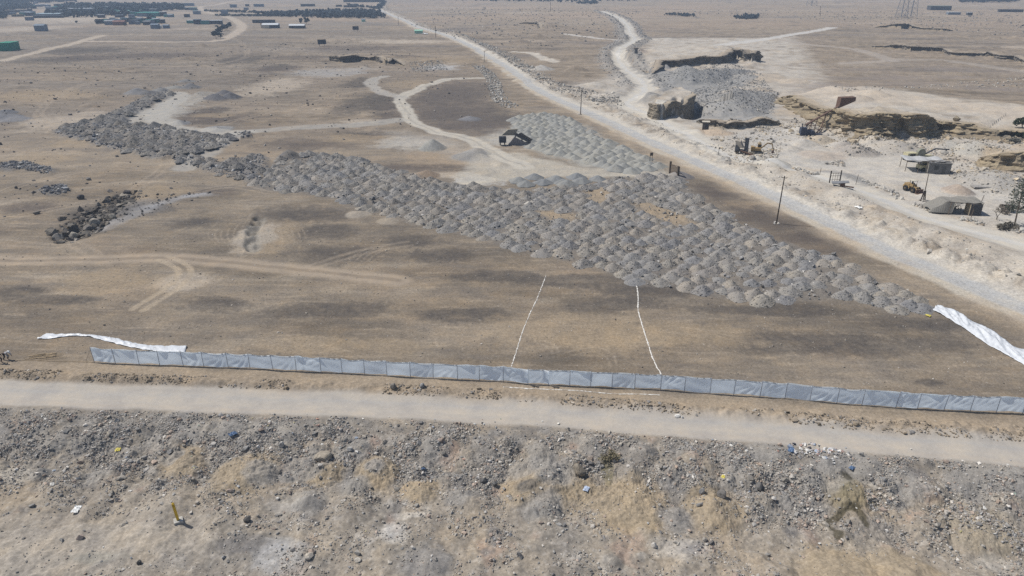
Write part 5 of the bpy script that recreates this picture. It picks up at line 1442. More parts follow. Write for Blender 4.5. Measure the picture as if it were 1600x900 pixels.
# local x = forward
MB().box((-1.35, 0, 1.45), (1.9, 1.5, 1.15)).box((-2.2, 0, 1.15), (.5, 1.9, .7)).build('rear_body', LOADY, o)
MB().box((1.0, 0, 1.15), (1.7, 1.0, .8)).build('front_frame', LOADY, o)
mb = MB()
for sx in (-.55, .65):
    for sy in (-.65, .65): mb.bar((sx, sy, 1.7), (sx, sy, 3.05), .06, n=5)
mb.box((.05, 0, 1.75), (1.4, 1.5, .5)); mb.build('cab_frame', LOADY, o)
MB().box((.05, 0, 3.1), (1.7, 1.65, .12)).build('cab_roof', WALLP, o)
MB().box((.05, 0, 2.1), (.6, .6, .5)).box((-.25, 0, 2.45), (.14, .55, .6)).build('driver_seat', STEEL, o)
for x in (-1.35, 1.3):
    for s in (-1, 1): wheel(o, x, s * 1.0, .72, .5)
MB().bar((.9, .4, 1.6), (2.7, .4, .7), .12).bar((.9, -.4, 1.6), (2.7, -.4, .7), .12).build('lift_arms', LOADY, o)
MB().prism([(2.5, .15), (3.5, .1), (3.55, .2), (2.75, .35), (2.75, 1.15), (2.55, 1.2)], -1.3, 1.3).build('bucket', RUST, o)
MB().bar((-1.5, .45, 2.0), (-1.5, .45, 2.8), .07).build('exhaust', STEEL, o)

p = ray(1182, 239)
o = thing('excavator', 'dark yellow excavator with its arm reaching right beside the steep pale mound', 'excavator', p, -.25)
o.scale = (.74, .74, .74)
for s in (-1, 1):
    MB().prism([(-1.9, .15), (-1.6, 0), (1.6, 0), (1.9, .3), (1.7, .75), (-1.7, .75), (-1.95, .5)], s * 1.2 - .28, s * 1.2 + .28).build('track', STEEL, o)
MB().box((-.4, 0, 1.45), (3.4, 2.3, .9)).box((-1.5, 0, 2.05), (1.2, 2.2, .5)).build('upper_body', LOADY, o)
cb = MB().box((.75, .65, 2.4), (1.2, .95, 1.5)).build('cab', LOADY, o)
MB().box((.82, .65, 2.5), (1.22, .99, .8)).build('window', GLASS, cb)
MB().prism([(1.0, 1.8), (1.2, 1.5), (3.3, 3.5), (4.8, 3.35), (4.8, 3.7), (3.2, 3.95)], -.35, -.02).build('boom', LOADY, o)
MB().prism([(4.6, 3.75), (4.95, 3.7), (5.6, 1.3), (5.3, 1.25)], -.33, -.04).build('stick', LOADY, o)
MB().prism([(5.25, 1.35), (5.65, 1.35), (5.8, .6), (5.3, .15), (4.85, .35), (5.15, .7)], -.55, .2).build('bucket', RUST, o)

p = ray(1158, 240)
o = thing('stone_crusher', 'rusty stone crusher with a tall hopper plate at the bend between the roads', 'crusher', p, -.5)
MB().box((0, 0, .8), (3.2, 1.2, .5)).box((-1.1, 0, 1.6), (1.0, 1.3, 1.4)).build('body', STEEL, o)
MB().box((1.1, .1, 2.4), (1.0, .18, 3.6)).build('hopper_plate', DKWALL, o)
MB().prism([(-1.6, 2.6), (-.2, 1.6), (.4, 1.7), (-.4, 3.2), (-1.6, 3.4)], -.8, .8).build('hopper', SPOIL, o)
MB().box((1.6, -.9, .55), (3.4, .7, .25), 0, 0, .25).build('belt', RUST, o)
for s in (-1, 1): wheel(o, .9 * s, -.75, .42, .25)

# conveyor with its feed hopper on the cliff top
ph, pm = ray(1321, 169), ray(1262, 211)
ph.y = G(1318, 193)[1] + 1.5; ph.x = (1321 - 800) / FPX * depth_at(ph.x, ph.y, 5); ph.z = ground_z(ph.x, ph.y)
o = thing('conveyor', 'long rusty inclined conveyor from a hopper on the cliff top to the quarry floor', 'conveyor', pm)
tt = top_of(ph, 1311, 165.5) - pm; lo_ = top_of(pm, 1259, 195) - pm
mb = MB()
for s in (-.45, .45): mb.bar(lo_ + Vector((s * .3, s, 0)), tt + Vector((s * .3, s, 0)), .22, n=5)
mb.build('frame', RUST, o)
mb = MB().grid([[lo_ + Vector((-.12, -.4, .15)), tt + Vector((-.12, -.4, .15))], [lo_ + Vector((.12, .4, .15)), tt + Vector((.12, .4, .15))]]); mb.build('belt', plain('brown_belt', (.2, .13, .1), .8), o, thick=.06)
H = ph - pm
b3 = lambda u, v, s, dz: top_of(ph + Vector((0, s, 0)), u, v) - pm
mb = MB(); w_ = 1.3
q = [b3(1308, 168, 0, 0), b3(1312, 152, 0, 0), b3(1335, 151, 0, 0), b3(1334, 157, 0, 0)]
fr_ = [v + Vector((0, -w_, 0)) for v in q]; bk_ = [v + Vector((0, w_, .0)) for v in q]
mb.add(fr_ + bk_, [(0, 1, 2, 3), (7, 6, 5, 4), (0, 4, 5, 1), (1, 5, 6, 2), (2, 6, 7, 3), (3, 7, 4, 0)]); mb.build('hopper', RUST, o)
mid = lo_.lerp(tt, .58)
ft = ray(1290, 198) - pm
MB().bar(mid, mid + Vector((0, 0, -1.6)), .18).bar(mid + Vector((0, 0, -1.6)), (ray(1282, 203) - pm) + Vector((0, 0, .5)), .18).bar((ray(1282, 203) - pm) + Vector((0, 0, .5)), (ray(1274, 211) - pm) + Vector((0, 0, .4)), .2).build('support_leg', RUST, o)
lo2 = lo_.lerp(tt, .35)
MB().bar(lo2, (ray(1273, 200) - pm) + Vector((0, 0, .2)), .12).bar(lo_.lerp(tt, .2), (ray(1262, 206) - pm), .12).bar(lo2, mid + Vector((0, 0, -2.0)), .1).build('support_leg', RUST, o)
mb = MB().box((-1.6, 0, 1.1), (1.6, 1.4, 2.2)).box((.2, .2, .8), (2.2, 1.5, 1.3)).bar((-2, -.4, 2), (-2.3, -.5, 3.4), .15).bar((-1, 0, 2), (-.6, 0, 3.0), .2).box((2.0, -.6, .35), (3.6, .9, .25), -.2).wheel((1.0, -.7, .8), .7, .4)
mb.build('drive_unit', plain('blue_black_steel', (.06, .07, .1), .6, 2), o)
mb = MB()
for k in range(6):
    x = -1.5 + k * 1.1; mb.bar((x, .6, 0), (x + .3, .6, 3.0 - .1 * k), .07, n=5)
mb.bar((-1.5, .6, 1.5), (4.2, .6, 1.6), .07, n=5).bar((-1.5, .6, 2.8), (3.6, .6, 2.6), .07, n=5); mb.build('lattice', RUST, o)

# screening plant left of the road
p = ray(802, 226)
o = thing('screening_plant', 'dark screening machine with two tilted sieve decks beside the gravel track', 'screening machine', p, .12)
g = .165
MB().prism([(-3.2, 2.6), (.6, 2.5), (1.3, 4.2), (-1.4, 4.1)], .2, 1.0).build('feed_deck', plain('tan_mesh', (.27, .25, .21), .9, 6), o)
MB().prism([(.3, 2.9), (.7, 2.4), (4.6, .3), (4.9, .5), (1.0, 3.2)], -.3, .1).build('frame', STEEL, o)
MB().prism([(1.2, 2.6), (2.2, 3.2), (5.4, 1.2), (4.8, .5)], .3, .6).build('sieve_deck', plain('brown_mesh', (.15, .135, .125), .9, 6), o)
MB().prism([(-1.5, .2), (.2, 2.3), (4.2, .2), (1.5, -.2)], -.9, -.5).build('lower_deck', plain('grey_mesh', (.2, .195, .2), .9, 6), o)
MB().box((-3.0, -.3, 1.6), (1.9, 1.5, 1.6)).build('engine_box', DKWALL, o)
mb = MB()
for x, z in ((-3.6, 1), (-2.4, 1), (.6, 2.5), (2.4, 1.6)):
    for y in (-.6, .8): mb.bar((x, y, -.2), (x, y, z), .09, n=5)
mb.build('legs_frame', STEEL, o)

# ------------------------------------------------------------------ quarry yard: shelters
p = ray(1466, 272)
o = thing('yard_hut', 'grey block hut with a broad pale sheet canopy on thin poles in the quarry yard', 'hut', p, -.22)
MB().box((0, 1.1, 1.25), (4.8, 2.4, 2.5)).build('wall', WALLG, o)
MB().box((-2.42, 1.1, 1.2), (.06, 2.3, 2.3)).build('side_wall', WALLP, o)  # sunlit left wall of the hut: sunlight put into the paler colour
MB().box((-.7, -.11, 1.55), (.95, .06, 1.0)).build('window', GLASS, o)
MB().box((.9, -.1, 1.0), (.85, .06, 1.95)).build('door', plain('grey_door', (.12, .118, .115), .8), o)
MB().box((0, 1.1, 2.58), (5.0, 2.7, .12), 0, .04).build('roof', plain('dark_sheet', (.13, .125, .12), .7), o)
mb = MB()
P = []
for i in range(7):
    r_ = []
    for j in range(13):
        x, y = -7.4 + j * .72, .2 + i * .95
        r_.append((x, y + .35 * j / 12, 2.75 + .12 * math.sin(j * 1.3) + .06 * math.sin(i * 2.1) - .1 * math.sin(PI * j / 12)))
    P.append(r_)
MB().grid(P).build('canopy', ROOFP, o, thick=.06)
mb = MB()
for x, y in ((-7.2, .3), (-4.6, -.2), (-2.7, .2), (-7.0, 5.6), (-3, 5.8), (1.0, 5.9)): MB().bar((x, y, -.2), (x + .05, y, 2.75), .07, n=6).build('canopy_pole', WOOD, o)
MB().bar((-7.4, .2, 2.78), (1.3, .6, 2.85), .07).bar((-2, .1, 2.95), (4.2, 3.2, 3.15), .07).bar((3.6, 3.0, 3.1), (3.6, 3.0, 1.8), .06).build('canopy_beam', WOOD, o)
p = ray(1446, 266)
o = thing('old_truck', 'pale yellow truck parked in the shade under the yard canopy', 'truck', p, .15)
MB().box((-.9, 0, 1.35), (1.5, 1.9, 1.5)).box((-1.7, 0, 1.0), (.7, 1.8, .8)).build('cab', PALEY, o); MB().box((-1.0, 0, 1.75), (1.54, 1.94, .5)).build('window', GLASS, o)
MB().box((1.2, 0, 1.0), (2.6, 2.0, .7)).build('load_bed', plain('pale_bed', (.4, .37, .3), .8), o)
for x in (-1.4, 1.5):
    for s in (-1, 1): wheel(o, x, s * .9, .45, .3)
p = ray(1424, 251)
o = thing('drilling_rig', 'pale yellow tracked machine with a long low arm parked behind the yard canopy', 'machine', p, .08)
MB().box((-.6, 0, 1.3), (2.6, 2.0, 1.6)).build('cab', PALEY, o); MB().box((-.6, -.98, 1.6), (1.4, .1, .7)).build('window', GLASS, o)
MB().wheel((1.9, -.2, 2.1), 1.0, .9).build('drum', plain('olive_drum', (.25, .25, .2), .7), o)
MB().box((2.4, 0, 1.0), (5.6, 1.6, .7)).build('deck', PALEY, o); MB().bar((2.6, -.3, 1.5), (5.4, -.3, 3.0), .2).bar((5.4, -.3, 3.0), (9.2, -.2, 2.7), .17).build('arm', STEEL, o)
for s in (-1, 1): MB().prism([(-1.8, .2), (-1.5, 0), (4.4, 0), (4.8, .3), (4.6, .7), (-1.7, .7)], s * .9 - .22, s * .9 + .22).build('track', STEEL, o)

p = ray(1521, 336)
o = thing('reed_hut', 'dark walled hut with a sagging grey reed and net roof beside the side road', 'hut', p, -.1)
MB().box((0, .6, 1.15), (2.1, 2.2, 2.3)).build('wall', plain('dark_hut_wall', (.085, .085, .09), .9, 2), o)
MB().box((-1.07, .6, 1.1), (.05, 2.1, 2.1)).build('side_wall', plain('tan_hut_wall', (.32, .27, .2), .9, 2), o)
P = []
for i in range(9):
    r_ = []
    for j in range(25):
        s = j / 24; x = -7.6 + 8.8 * s; y = -.4 + i * .55 + 1.2 * (1 - s)
        z = 2.45 + .25 * math.sin(PI * i / 8) - .35 * math.sin(PI * min(1, s * 1.3)) + .12 * math.sin(j * .9 + i * .7)
        if s < .3: z = max(.25, z - (.3 - s) / .3 * 2.2)
        if i == 0 and s < .45: z = .1
        r_.append((x, y, z))
    P.append(r_)
MB().grid(P).build('roof', REED, o, thick=.1)
MB().bar((-4.9, .5, 2.35), (1.1, -.45, 2.3), .06).build('roof_beam', DARKWOOD, o)
for x, y, h in ((-4.6, .2, 2.3), (-1.2, -1.6, 1.6), (-.8, -.5, 2.4), (1.35, 1.6, 3.6), (-3.6, 3.6, 2.4)): MB().bar((x, y, -.2), (x + (.5 if h > 3 else .12), y, h), .06, n=6).build('roof_pole', WOOD, o)

p = ray(1102, 203)
o = thing('kiosk', 'small dark guard kiosk with a pale flat roof beside the side road', 'kiosk', p, -.25)
MB().box((0, 0, 1.2), (1.9, 1.7, 2.4)).build('wall', plain('kiosk_wall', (.12, .11, .1), .9), o); MB().box((0, 0, 2.48), (2.3, 2.1, .16)).build('roof', WALLP, o); MB().box((.3, -.87, 1.0), (.8, .06, 1.9)).build('door', DKWALL, o)
p = ray(993, 86)
o = thing('kiosk', 'tiny distant dark kiosk at the bend of the side road', 'kiosk', p, .2)
MB().box((0, 0, 1.2), (1.6, 1.6, 2.4)).build('wall', WALLG, o); MB().box((0, 0, 2.55), (2.2, 2.0, .3)).build('roof', plain('roof_brown', (.16, .13, .11), .9), o)

p = ray(1304, 287)
o = thing('timber_frame', 'upright timber frame of posts and rails standing beside the side road', 'timber frame', p, -.1)
for x in (-1.15, 1.0): MB().box((x, 0, 1.35), (.2, .2, 3.0 + .3 * (x > 0))).build('post', DARKWOOD, o)
mb = MB()
for z in (.8, 1.7, 2.3): mb.bar((-1.15, 0, z), (1.0, 0, z + .12), .05, n=5)
for k in range(3): mb.bar((-.6 + k * .5, .04, .3), (-.6 + k * .5, .04, 2.4), .04, n=5)
mb.build('rail', WOOD, o)
p = ray(1312, 291)
o = thing('steel_trough', 'tilted grey steel plate on a rusty stand in front of the timber frame', 'steel plate', p, -.25)
MB().box((0, 0, .9), (3.4, 1.3, .12), 0, .12, -.12).build('plate', plain('grey_plate', (.2, .205, .215), .5, 2), o)
MB().box((.5, -.1, .4), (.9, .7, .8)).box((1.6, -.7, .2), (2.2, .35, .22), -.35).build('stand', RUST, o)
p = ray(1532, 292)
MBp = MB().box((0, 0, .05), (3.4, 2.0, .3), -.1); o = tag(MBp.build('concrete_slab', plain('slab_grey', (.3, .285, .265), .9, 2), loc=p), 'low brownish concrete slab on a pale patch of the quarry yard', 'slab')

# ------------------------------------------------------------------ vegetation
def tufts(n, fn, s, mb, flat=.0):
    for _ in range(n):
        c = Vector(fn()); a, b = Vector((random.gauss(0, 1), random.gauss(0, 1), random.gauss(0, 1) * (1 - flat))).normalized(), Vector((random.gauss(0, 1), random.gauss(0, 1), random.gauss(0, 1)))
        b = (b - a * a.dot(b)).normalized(); k = s * random.uniform(.6, 1.4)
        mb.add([c - a * k, c + b * k * .45, c + a * k, c - b * k * .45], [(0, 1, 2, 3)])
    return mb


p = ray(1585, 353)
o = thing('conifer_tree', 'tall sparse conifer with tiered drooping branches at the right edge', 'tree', p)
tp = top_of(p, 1601, 280) - p
MB().bar((0, 0, -.3), tp * .55, .15, .1, 8).bar(tp * .55, tp, .1, .03, 6).build('trunk', WOOD, o)
mb = MB()
for k in range(17):
    t = .3 + .68 * k / 16; q = tp * t; L = (2.6 * (1 - t) ** .8 + .45) * random.uniform(.8, 1.15)
    for m_ in range(6):
        if random.random() < .14: continue
        a = m_ * PI / 3 + k * .5 + random.gauss(0, .15); dd = Vector((math.cos(a), math.sin(a), 0)); e = q + dd * L + Vector((0, 0, .25 * L))
        mb.bar(q, e, .03, .015, 4)
        tufts(int(15 * L), lambda: q.lerp(e, random.uniform(.25, 1.02)) + Vector((random.gauss(0, .09), random.gauss(0, .09), random.gauss(-.04, .06))), .15, mb)
mb.build('crown', PINE, o)


def branch(mb, p, d, L, r, lv):
    e = p + d * L; mb.bar(p, e, r, r * .65, 5)
    if lv:
        for _ in range(3):
            dd = (d + Vector((random.gauss(0, .55), random.gauss(0, .55), random.gauss(.12, .3)))).normalized(); branch(mb, p.lerp(e, random.uniform(.65, 1)), dd, L * random.uniform(.6, .85), r * .6, lv - 1)


p = ray(1557, 343); o = thing('bare_tree', 'small leafless tree between the reed hut and the tall conifer', 'tree', p)
mb = MB().bar((0, 0, -.2), (0, 0, .6), .11, .09); mb.build('trunk', TWIG, o)
mb = MB(); branch(mb, Vector((0, 0, .55)), Vector((-.5, 0, .8)).normalized(), .9, .07, 3); branch(mb, Vector((0, 0, .55)), Vector((.5, .1, .8)).normalized(), .9, .07, 3); mb.build('crown', TWIG, o)


def bush(u, v, rx, rz, label, mat=LEAF, n=900):
    p = ray(u, v); o = thing('bush', label, 'bush', p)
    mb = MB()
    for _ in range(5): mb.bar((0, 0, -.2), (random.gauss(0, rx * .35), random.gauss(0, rx * .35), rz * .9), .07, .03, 5)
    mb.build('stem', TWIG, o)
    lobes = [(random.gauss(0, rx * .45), random.gauss(0, rx * .4), random.uniform(.35, .75) * rz * 1.2, random.uniform(.35, .6)) for _ in range(9)]

    def fn():
        l = random.choice(lobes); d = Vector((random.gauss(0, 1), random.gauss(0, 1), random.gauss(0, 1))).normalized() * random.uniform(.6, 1) * l[3]
        return (l[0] + d.x * rx, l[1] + d.y * rx, max(.1, l[2] + d.z * rz * .8))
    tufts(n, fn, .2 * rx / 1.6, MB_ := MB()); MB_.build('crown', mat, o)


bush(1598, 200, 2.6, 2.8, 'largest dark green bush on the cliff edge at the right border')
bush(1599, 217, 2.0, 2.0, 'middle dark bush below the cliff edge at the right border')
bush(1582, 223, 1.7, 1.2, 'low grey bush left of the two dark bushes at the right border', plain('grey_leaf', (.13, .13, .115), .85, 6, .3), 600)
bush(1479, 330, 1.5, 1.2, 'dry twiggy shrub under the left end of the reed roof', TWIG, 500); bush(1572, 330, 2.0, 1.2, 'dry grey shrub between bare tree and conifer', TWIG, 600); bush(1574, 357, 2.0, .8, 'low dark creeping shrub at the foot of the tall conifer', plain('dull_leaf', (.12, .11, .09), .9, 6, .3), 500)
bush(950, 718, .9, .6, 'olive dry bush on the rubble bank below the near road', plain('olive_leaf', (.2, .175, .11), .9, 6, .3), 420)

# ------------------------------------------------------------------ notable boulders and lumps
def boulder(u, v, w, h, label, c, mat=None, n=1):
    p = ray(u, v)
    sub = []
    v0, f0 = ICO_V.copy(), ICO_F.copy()
    for _ in range(2):                                      # subdivide for a rock with facets
        cache = {}; vv = list(map(tuple, v0)); ff = []

        def midp(a, b):
            k = (min(a, b), max(a, b))
            if k not in cache:
                m_ = (np.array(vv[a]) + np.array(vv[b])) / 2; vv.append(tuple(m_ / np.linalg.norm(m_))); cache[k] = len(vv) - 1
            return cache[k]
        for a, b, c_ in f0:
            x, y, z = midp(a, b), midp(b, c_), midp(c_, a); ff += [(a, x, z), (b, y, x), (c_, z, y), (x, y, z)]
        v0, f0 = np.array(vv), np.array(ff)
    dirs = RNG.normal(size=(9, 3)); dirs /= np.linalg.norm(dirs, axis=1)[:, None]; lim = RNG.uniform(.55, .9, 9)
    rr = np.ones(len(v0))
    for d_, l in zip(dirs, lim): dt = v0 @ d_; rr = np.where(dt > l, np.minimum(rr, l / np.maximum(dt, 1e-6)), rr)
    v1 = v0 * rr[:, None] * np.array([w / 2, w * .42, h * .75]) + np.array([0, 0, h * .3])
    o = mesh_np('boulder', v1, f0, STONE_MAT, False, np.tile(c, (len(v1), 1)) * (1 + .12 * RNG.normal(size=(len(v1), 1))))
    o.location = p; o.rotation_euler = (0, 0, random.uniform(0, 6.28))
    return tag(o, label, 'boulder')


BEIGE, GR, DKB = (.33, .29, .235), (.26, .255, .25), (.1, .095, .09)
boulder(505, 718, 1.9, .8, 'tan split boulder crowning a sandy mound in the left foreground rubble', BEIGE)
boulder(441, 698, .75, .6, 'pale squarish block near the road on the left rubble bank', (.45, .43, .4))
boulder(547, 704, .6, .5, 'pale grey block between two sandy mounds', (.42, .41, .39))
boulder(386, 815, .7, .5, 'round dark boulder on the dark soil patch right of the yellow marker post', DKB)
boulder(218, 881, .5, .35, 'dark stone on bare soil near the bottom left', DKB)
boulder(905, 738, 1.5, .9, 'brown boulder with a dark hollow side on the large sandy mound', (.24, .21, .17))
boulder(1128, 776, 1.1, .7, 'dark boulder half buried in the tan mound right of centre', (.16, .15, .14))
boulder(1097, 770, .7, .5, 'grey boulder on the left flank of the tan mound right of centre', GR)
boulder(1186, 763, .9, .6, 'dark boulder on the rubble bank above the tan mound', (.15, .145, .14))
boulder(614, 606, .85, .6, 'dark lumpy boulder on the low bank below the fence', (.19, .175, .155))
boulder(660, 605, .7, .5, 'grey lump of rubble on the low bank, right of the darker boulder', GR)
boulder(1022, 854, .55, .4, 'pale stone alone in the grey rubble near the bottom centre', (.5, .47, .43))
boulder(484, 870, .9, .35, 'flat pale slab in the rubble near the bottom', (.5, .45, .38))
boulder(559, 877, .6, .35, 'pale tilted slab right of the flat slab near the bottom', (.48, .44, .38))
boulder(309, 787, .4, .35, 'pale cobble right of the yellow marker post', (.45, .4, .34))
boulder(197, 722, .75, .4, 'pale stone on the left rubble bank below the yellow bag', (.44, .42, .39))
boulder(1058, 651, .7, .3, 'large white stone lying on the near road edge', (.68, .66, .62)); boulder(1066, 653, .3, .25, 'small white stone beside the large white one on the road edge', (.66, .64, .6))
boulder(150, 353, 2.3, 1.5, 'largest pale block at the near end of the boulder trench', (.32, .29, .25)); boulder(138, 360, 2.0, 1.2, 'dark block next to the largest pale block of the trench', (.18, .165, .15)); boulder(92, 375, 2.2, 1.3, 'grey boulder at the lower left tip of the trench', (.24, .225, .205))
boulder(115, 370, 1.9, 1.0, 'pale lumps at the near rim of the trench', (.36, .33, .28)); boulder(176, 341, 1.6, .9, 'pale block on the right rim of the trench', (.34, .31, .26)); boulder(198, 305, 2.4, 1.4, 'dark rock mass at the upper end of the trench', (.1, .09, .085)); boulder(127, 311, 1.6, 1.0, 'lone dark boulder on the plain above the trench', (.12, .11, .105))
boulder(560, 328, 1.6, .6, 'pale flat boulder at the near edge of the rubble field', (.42, .38, .32)); boulder(1175, 249, 1.8, 1.1, 'grey boulder at the left end of the roadside gravel mounds', (.34, .32, .3))
boulder(824, 320, 1.6, .8, 'large pale boulder in the sand gap of the rubble field', (.5, .47, .42)); boulder(831, 327, 1.3, .7, 'pale boulder below the larger one in the sand gap', (.46, .43, .39))


# ------------------------------------------------------------------ litter
def rag(u, v, s, mat, label, cat='bag'):
    p = ray(u, v); n = 9
    P = [[((i / (n - 1) - .5) * s, (j / (n - 1) - .5) * s * .7, .08 + .22 * s * abs(float(pn(np.array([i * .7 + u]), np.array([j * .7 + v]), 3)[0])) + .1 * s * math.sin(PI * i / (n - 1)) * math.sin(PI * j / (n - 1))) for j in range(n)] for i in range(n)]
    o = MB().grid(P).build('plastic_bag', mat, loc=p, rot=(0, 0, random.uniform(0, 3)), thick=.01)
    return tag(o, label, cat)


rag(185, 703, .7, YELBAG, 'crumpled yellow plastic bag on the left rubble bank'); rag(364, 679, .8, BLUEBAG, 'crumpled blue plastic bag near the road on the left rubble bank', ); rag(1236, 704, .8, BLUEBAG, 'blue plastic bag at the left end of the white litter heap')
rag(1331, 732, .6, BLUEBAG, 'blue plastic bag just above the dark wet stain'); rag(1130, 746, .5, YELBAG, 'pale yellow bag in the rubble right of centre'); rag(1450, 494, .7, YELBAG, 'yellow plastic bag at the tip of the rubble field'); rag(120, 797, .9, WHITE, 'scrap of white plastic on the bare soil left of the yellow marker post', 'plastic scrap')
rag(660, 733, .5, BLUEBAG, 'small dark blue bag beside the gravelly mound'); rag(916, 765, .7, plain('pale_blue_plastic', (.45, .52, .65), .5), 'pale blue plastic scrap below the large sandy mound', 'plastic scrap'); rag(1341, 325, 1.4, WHITE, 'white plastic scrap between the two dirt roads', 'plastic scrap')
n = 150
X, Y = along(smooth_line([(1236, 704), (1262, 702), (1290, 708), (1310, 716)]), n, 0, 1.1)
S = sizes(n, .22, .5, .1, .6); Z = height(X, Y)
V, F, i = stone_geo(np.stack([X, Y, Z + .08], 1), S, squash=(.2, .5))
o = mesh_np('litter', V, F, STONE_MAT, False, pick([(.6, .59, .57), (.42, .4, .4), (.35, .4, .48), (.45, .32, .28), (.1, .1, .12)], [6, 3, 1, .7, 1.5], n, .1)[i]); o['kind'] = 'stuff'; o['label'] = 'heap of white and coloured household litter beside the near road'
X, Y = scatter_px(FORE, 420, lambda x, y: .15 + .85 * (1 - sst(6, 14, -over_line(x, y, ROADS['near'])))); S = sizes(len(X), .16, .45, .07, .4); Z = height(X, Y)
V, F, i = stone_geo(np.stack([X, Y, Z + .08], 1), S, squash=(.15, .4))
o = mesh_np('litter', V, F, STONE_MAT, False, pick([(.58, .57, .54), (.28, .32, .38), (.42, .27, .22), (.5, .46, .25), (.25, .32, .27)], [7, 1.5, 1, .4, .4], len(X), .1)[i]); o['kind'] = 'stuff'; o['label'] = 'scattered scraps of plastic litter in the foreground rubble'
# ------------------------------------------------------------------ far settlement, groves, pylons
def shed(u0, u1, v, h, wall, roof, label, name='shed', group=None, depth=None, gable=True, parts=True):
    p = ray((u0 + u1) / 2, v); k = depth_at(p.x, p.y, p.z) / FPX
    w = (u1 - u0) * k; dp = depth or min(10, max(5, w * .5))
    o = thing(name, label, name.split('_')[-1], p, -math.atan2(p.x, p.y) * .3, group)
    MB().box((0, dp / 2, h / 2 - .3), (w, dp, h + .6)).build('wall', wall, o)
    if gable: MB().prism([(-.3, h), (dp * .5, h + dp * .14), (dp + .3, h), (dp + .3, h - .18), (-.3, h - .18)], -w / 2 - .3, w / 2 + .3).build('roof', roof, o, rot=(0, 0, 0))
    else: MB().box((0, dp / 2, h + .1), (w + .5, dp + .5, .25)).build('roof', roof, o)
    if gable:
        r_ = o.children[-1] if o.children else None
        for ch in bpy.data.objects:
            if ch.parent == o and ch.name.startswith('roof'):
                for vtx in ch.data.vertices: x, y, z = vtx.co; vtx.co = (y, x, z)
    return o


o = shed(410, 434, 44.5, 3.0, DKWALL, WHITE_ROOF, 'white gabled farmhouse with a dark open side on the far left plain', 'farm_house', depth=9)
MB().box((-3.5, -.05, 1.4), (6, .1, 2.6)).build('front_wall', WALLP, o)
p = ray(408.5, 44); MBx = MB().bar((0, 0, -.2), (0, 0, 4.5), .3); tag(MBx.build('fence_post', DARKWOOD, loc=p), 'thick dark post left of the white gabled farmhouse', 'post')
o = shed(452, 475, 44.5, 2.4, DKWALL, WHITE_ROOF, 'long dark barn with a white sloping roof right of the farmhouse', 'barn', depth=8)
shed(395, 428, 36, 2.6, DKWALL, DKWALL, 'long low dark shelter behind the white gabled farmhouse', gable=False, depth=6)
o = shed(236, 247, 45, 3.4, BLUE_ROOF, BLUE_ROOF, 'blue grey shack at the left of the white tanks on the far plain', 'shack', depth=6)
o = shed(255, 263, 44.5, 2.6, BLUE_ROOF, BLUE_ROOF, 'low blue shack right of the white tanks on the far plain', 'shack', depth=5)
for u in (251, 256.5):
    p = ray(u, 43.8); o = thing('water_tank', 'white water tank between the two blue shacks', 'water tank', p, 0, 'pair of white water tanks'); MB().bar((0, 0, 0), (0, 0, 2.2), 1.2, n=14).build('tank', WHITE_ROOF, o); MB().bar((0, 0, 2.2), (0, 0, 2.7), 1.2, .3, 14).build('lid', WHITE_ROOF, o)
shed(164, 177, 39, 3.4, BLUE_ROOF, plain('grey_sheet', (.25, .26, .28), .7), 'grey shack left of the red brown shack on the far plain', 'shack', depth=6)
shed(177, 194, 39.5, 3.2, REDBR, REDBR, 'red brown shack beside the grey shack on the far plain', 'shack', depth=7)
shed(303, 313, 38, 4.2, DKWALL, BLUE_ROOF, 'tall dark blue container shed in the middle of the teal sheds', 'shed', gable=False); shed(292, 303, 36.5, 2.6, TEAL, WHITE_ROOF, 'teal shed with a pale roof left of the dark container shed', gable=False)
shed(314, 327, 38, 3.2, TEAL, BLUE_ROOF, 'teal shed right of the dark container shed', gable=False); shed(328, 346, 38.5, 3.6, DKWALL, WHITE_ROOF, 'dark shed with a pale roof at the right end of the teal sheds', gable=False)
shed(250, 259, 25, 4.2, DKWALL, WHITE_ROOF, 'dark shed with a white roof right of the green netting houses', gable=False); shed(288, 295, 27, 3.0, DKWALL, DKWALL, 'small dark shed by the far road bend', gable=False); shed(262, 268, 26, 2.5, DKWALL, DKWALL, 'low dark shed right of the white roofed dark shed', gable=False)
shed(212, 246, 25.5, 3.6, TEAL, TEAL, 'bright teal netting house at the near edge of the settlement', 'greenhouse', gable=False, depth=20); shed(182, 212, 22, 3.2, TEAL, plain('pale_teal', (.15, .3, .27), .7, .3), 'paler teal netting house left of the bright one', 'greenhouse', gable=False, depth=30)
shed(108, 143, 19.5, 4.5, DKWALL, WHITE_ROOF, 'long dark hall with a white roof edge in the settlement', 'hall', gable=False); shed(58, 92, 26.5, 3.2, BLUE_ROOF, plain('pale_blue_roof', (.4, .5, .55), .6, .3), 'long pale blue greenhouse at the left of the settlement', 'greenhouse', gable=False, depth=14)
shed(54, 98, 28, 2.4, DKWALL, BLUE_ROOF, 'long dark fence of matting in front of the pale blue greenhouse', 'matting_fence', gable=False, depth=1.5)
shed(40, 50, 25, 3.5, DKWALL, BLUE_ROOF, 'upper of two small dark sheds at the far left', gable=False); shed(40, 50, 32, 3, plain('blue_wall', (.12, .15, .2), .8, .5), DKWALL, 'lower of two small dark sheds at the far left', gable=False)
shed(13, 38, 19.5, 2.6, DKWALL, DKWALL, 'long grey shelter at the far left above the olive one', gable=False); shed(19, 34, 26, 2.2, plain('olive_wall', (.18, .17, .13), .9, .5), plain('olive_roof', (.2, .185, .15), .9, .5), 'short olive shelter at the far left below the grey one', gable=False)
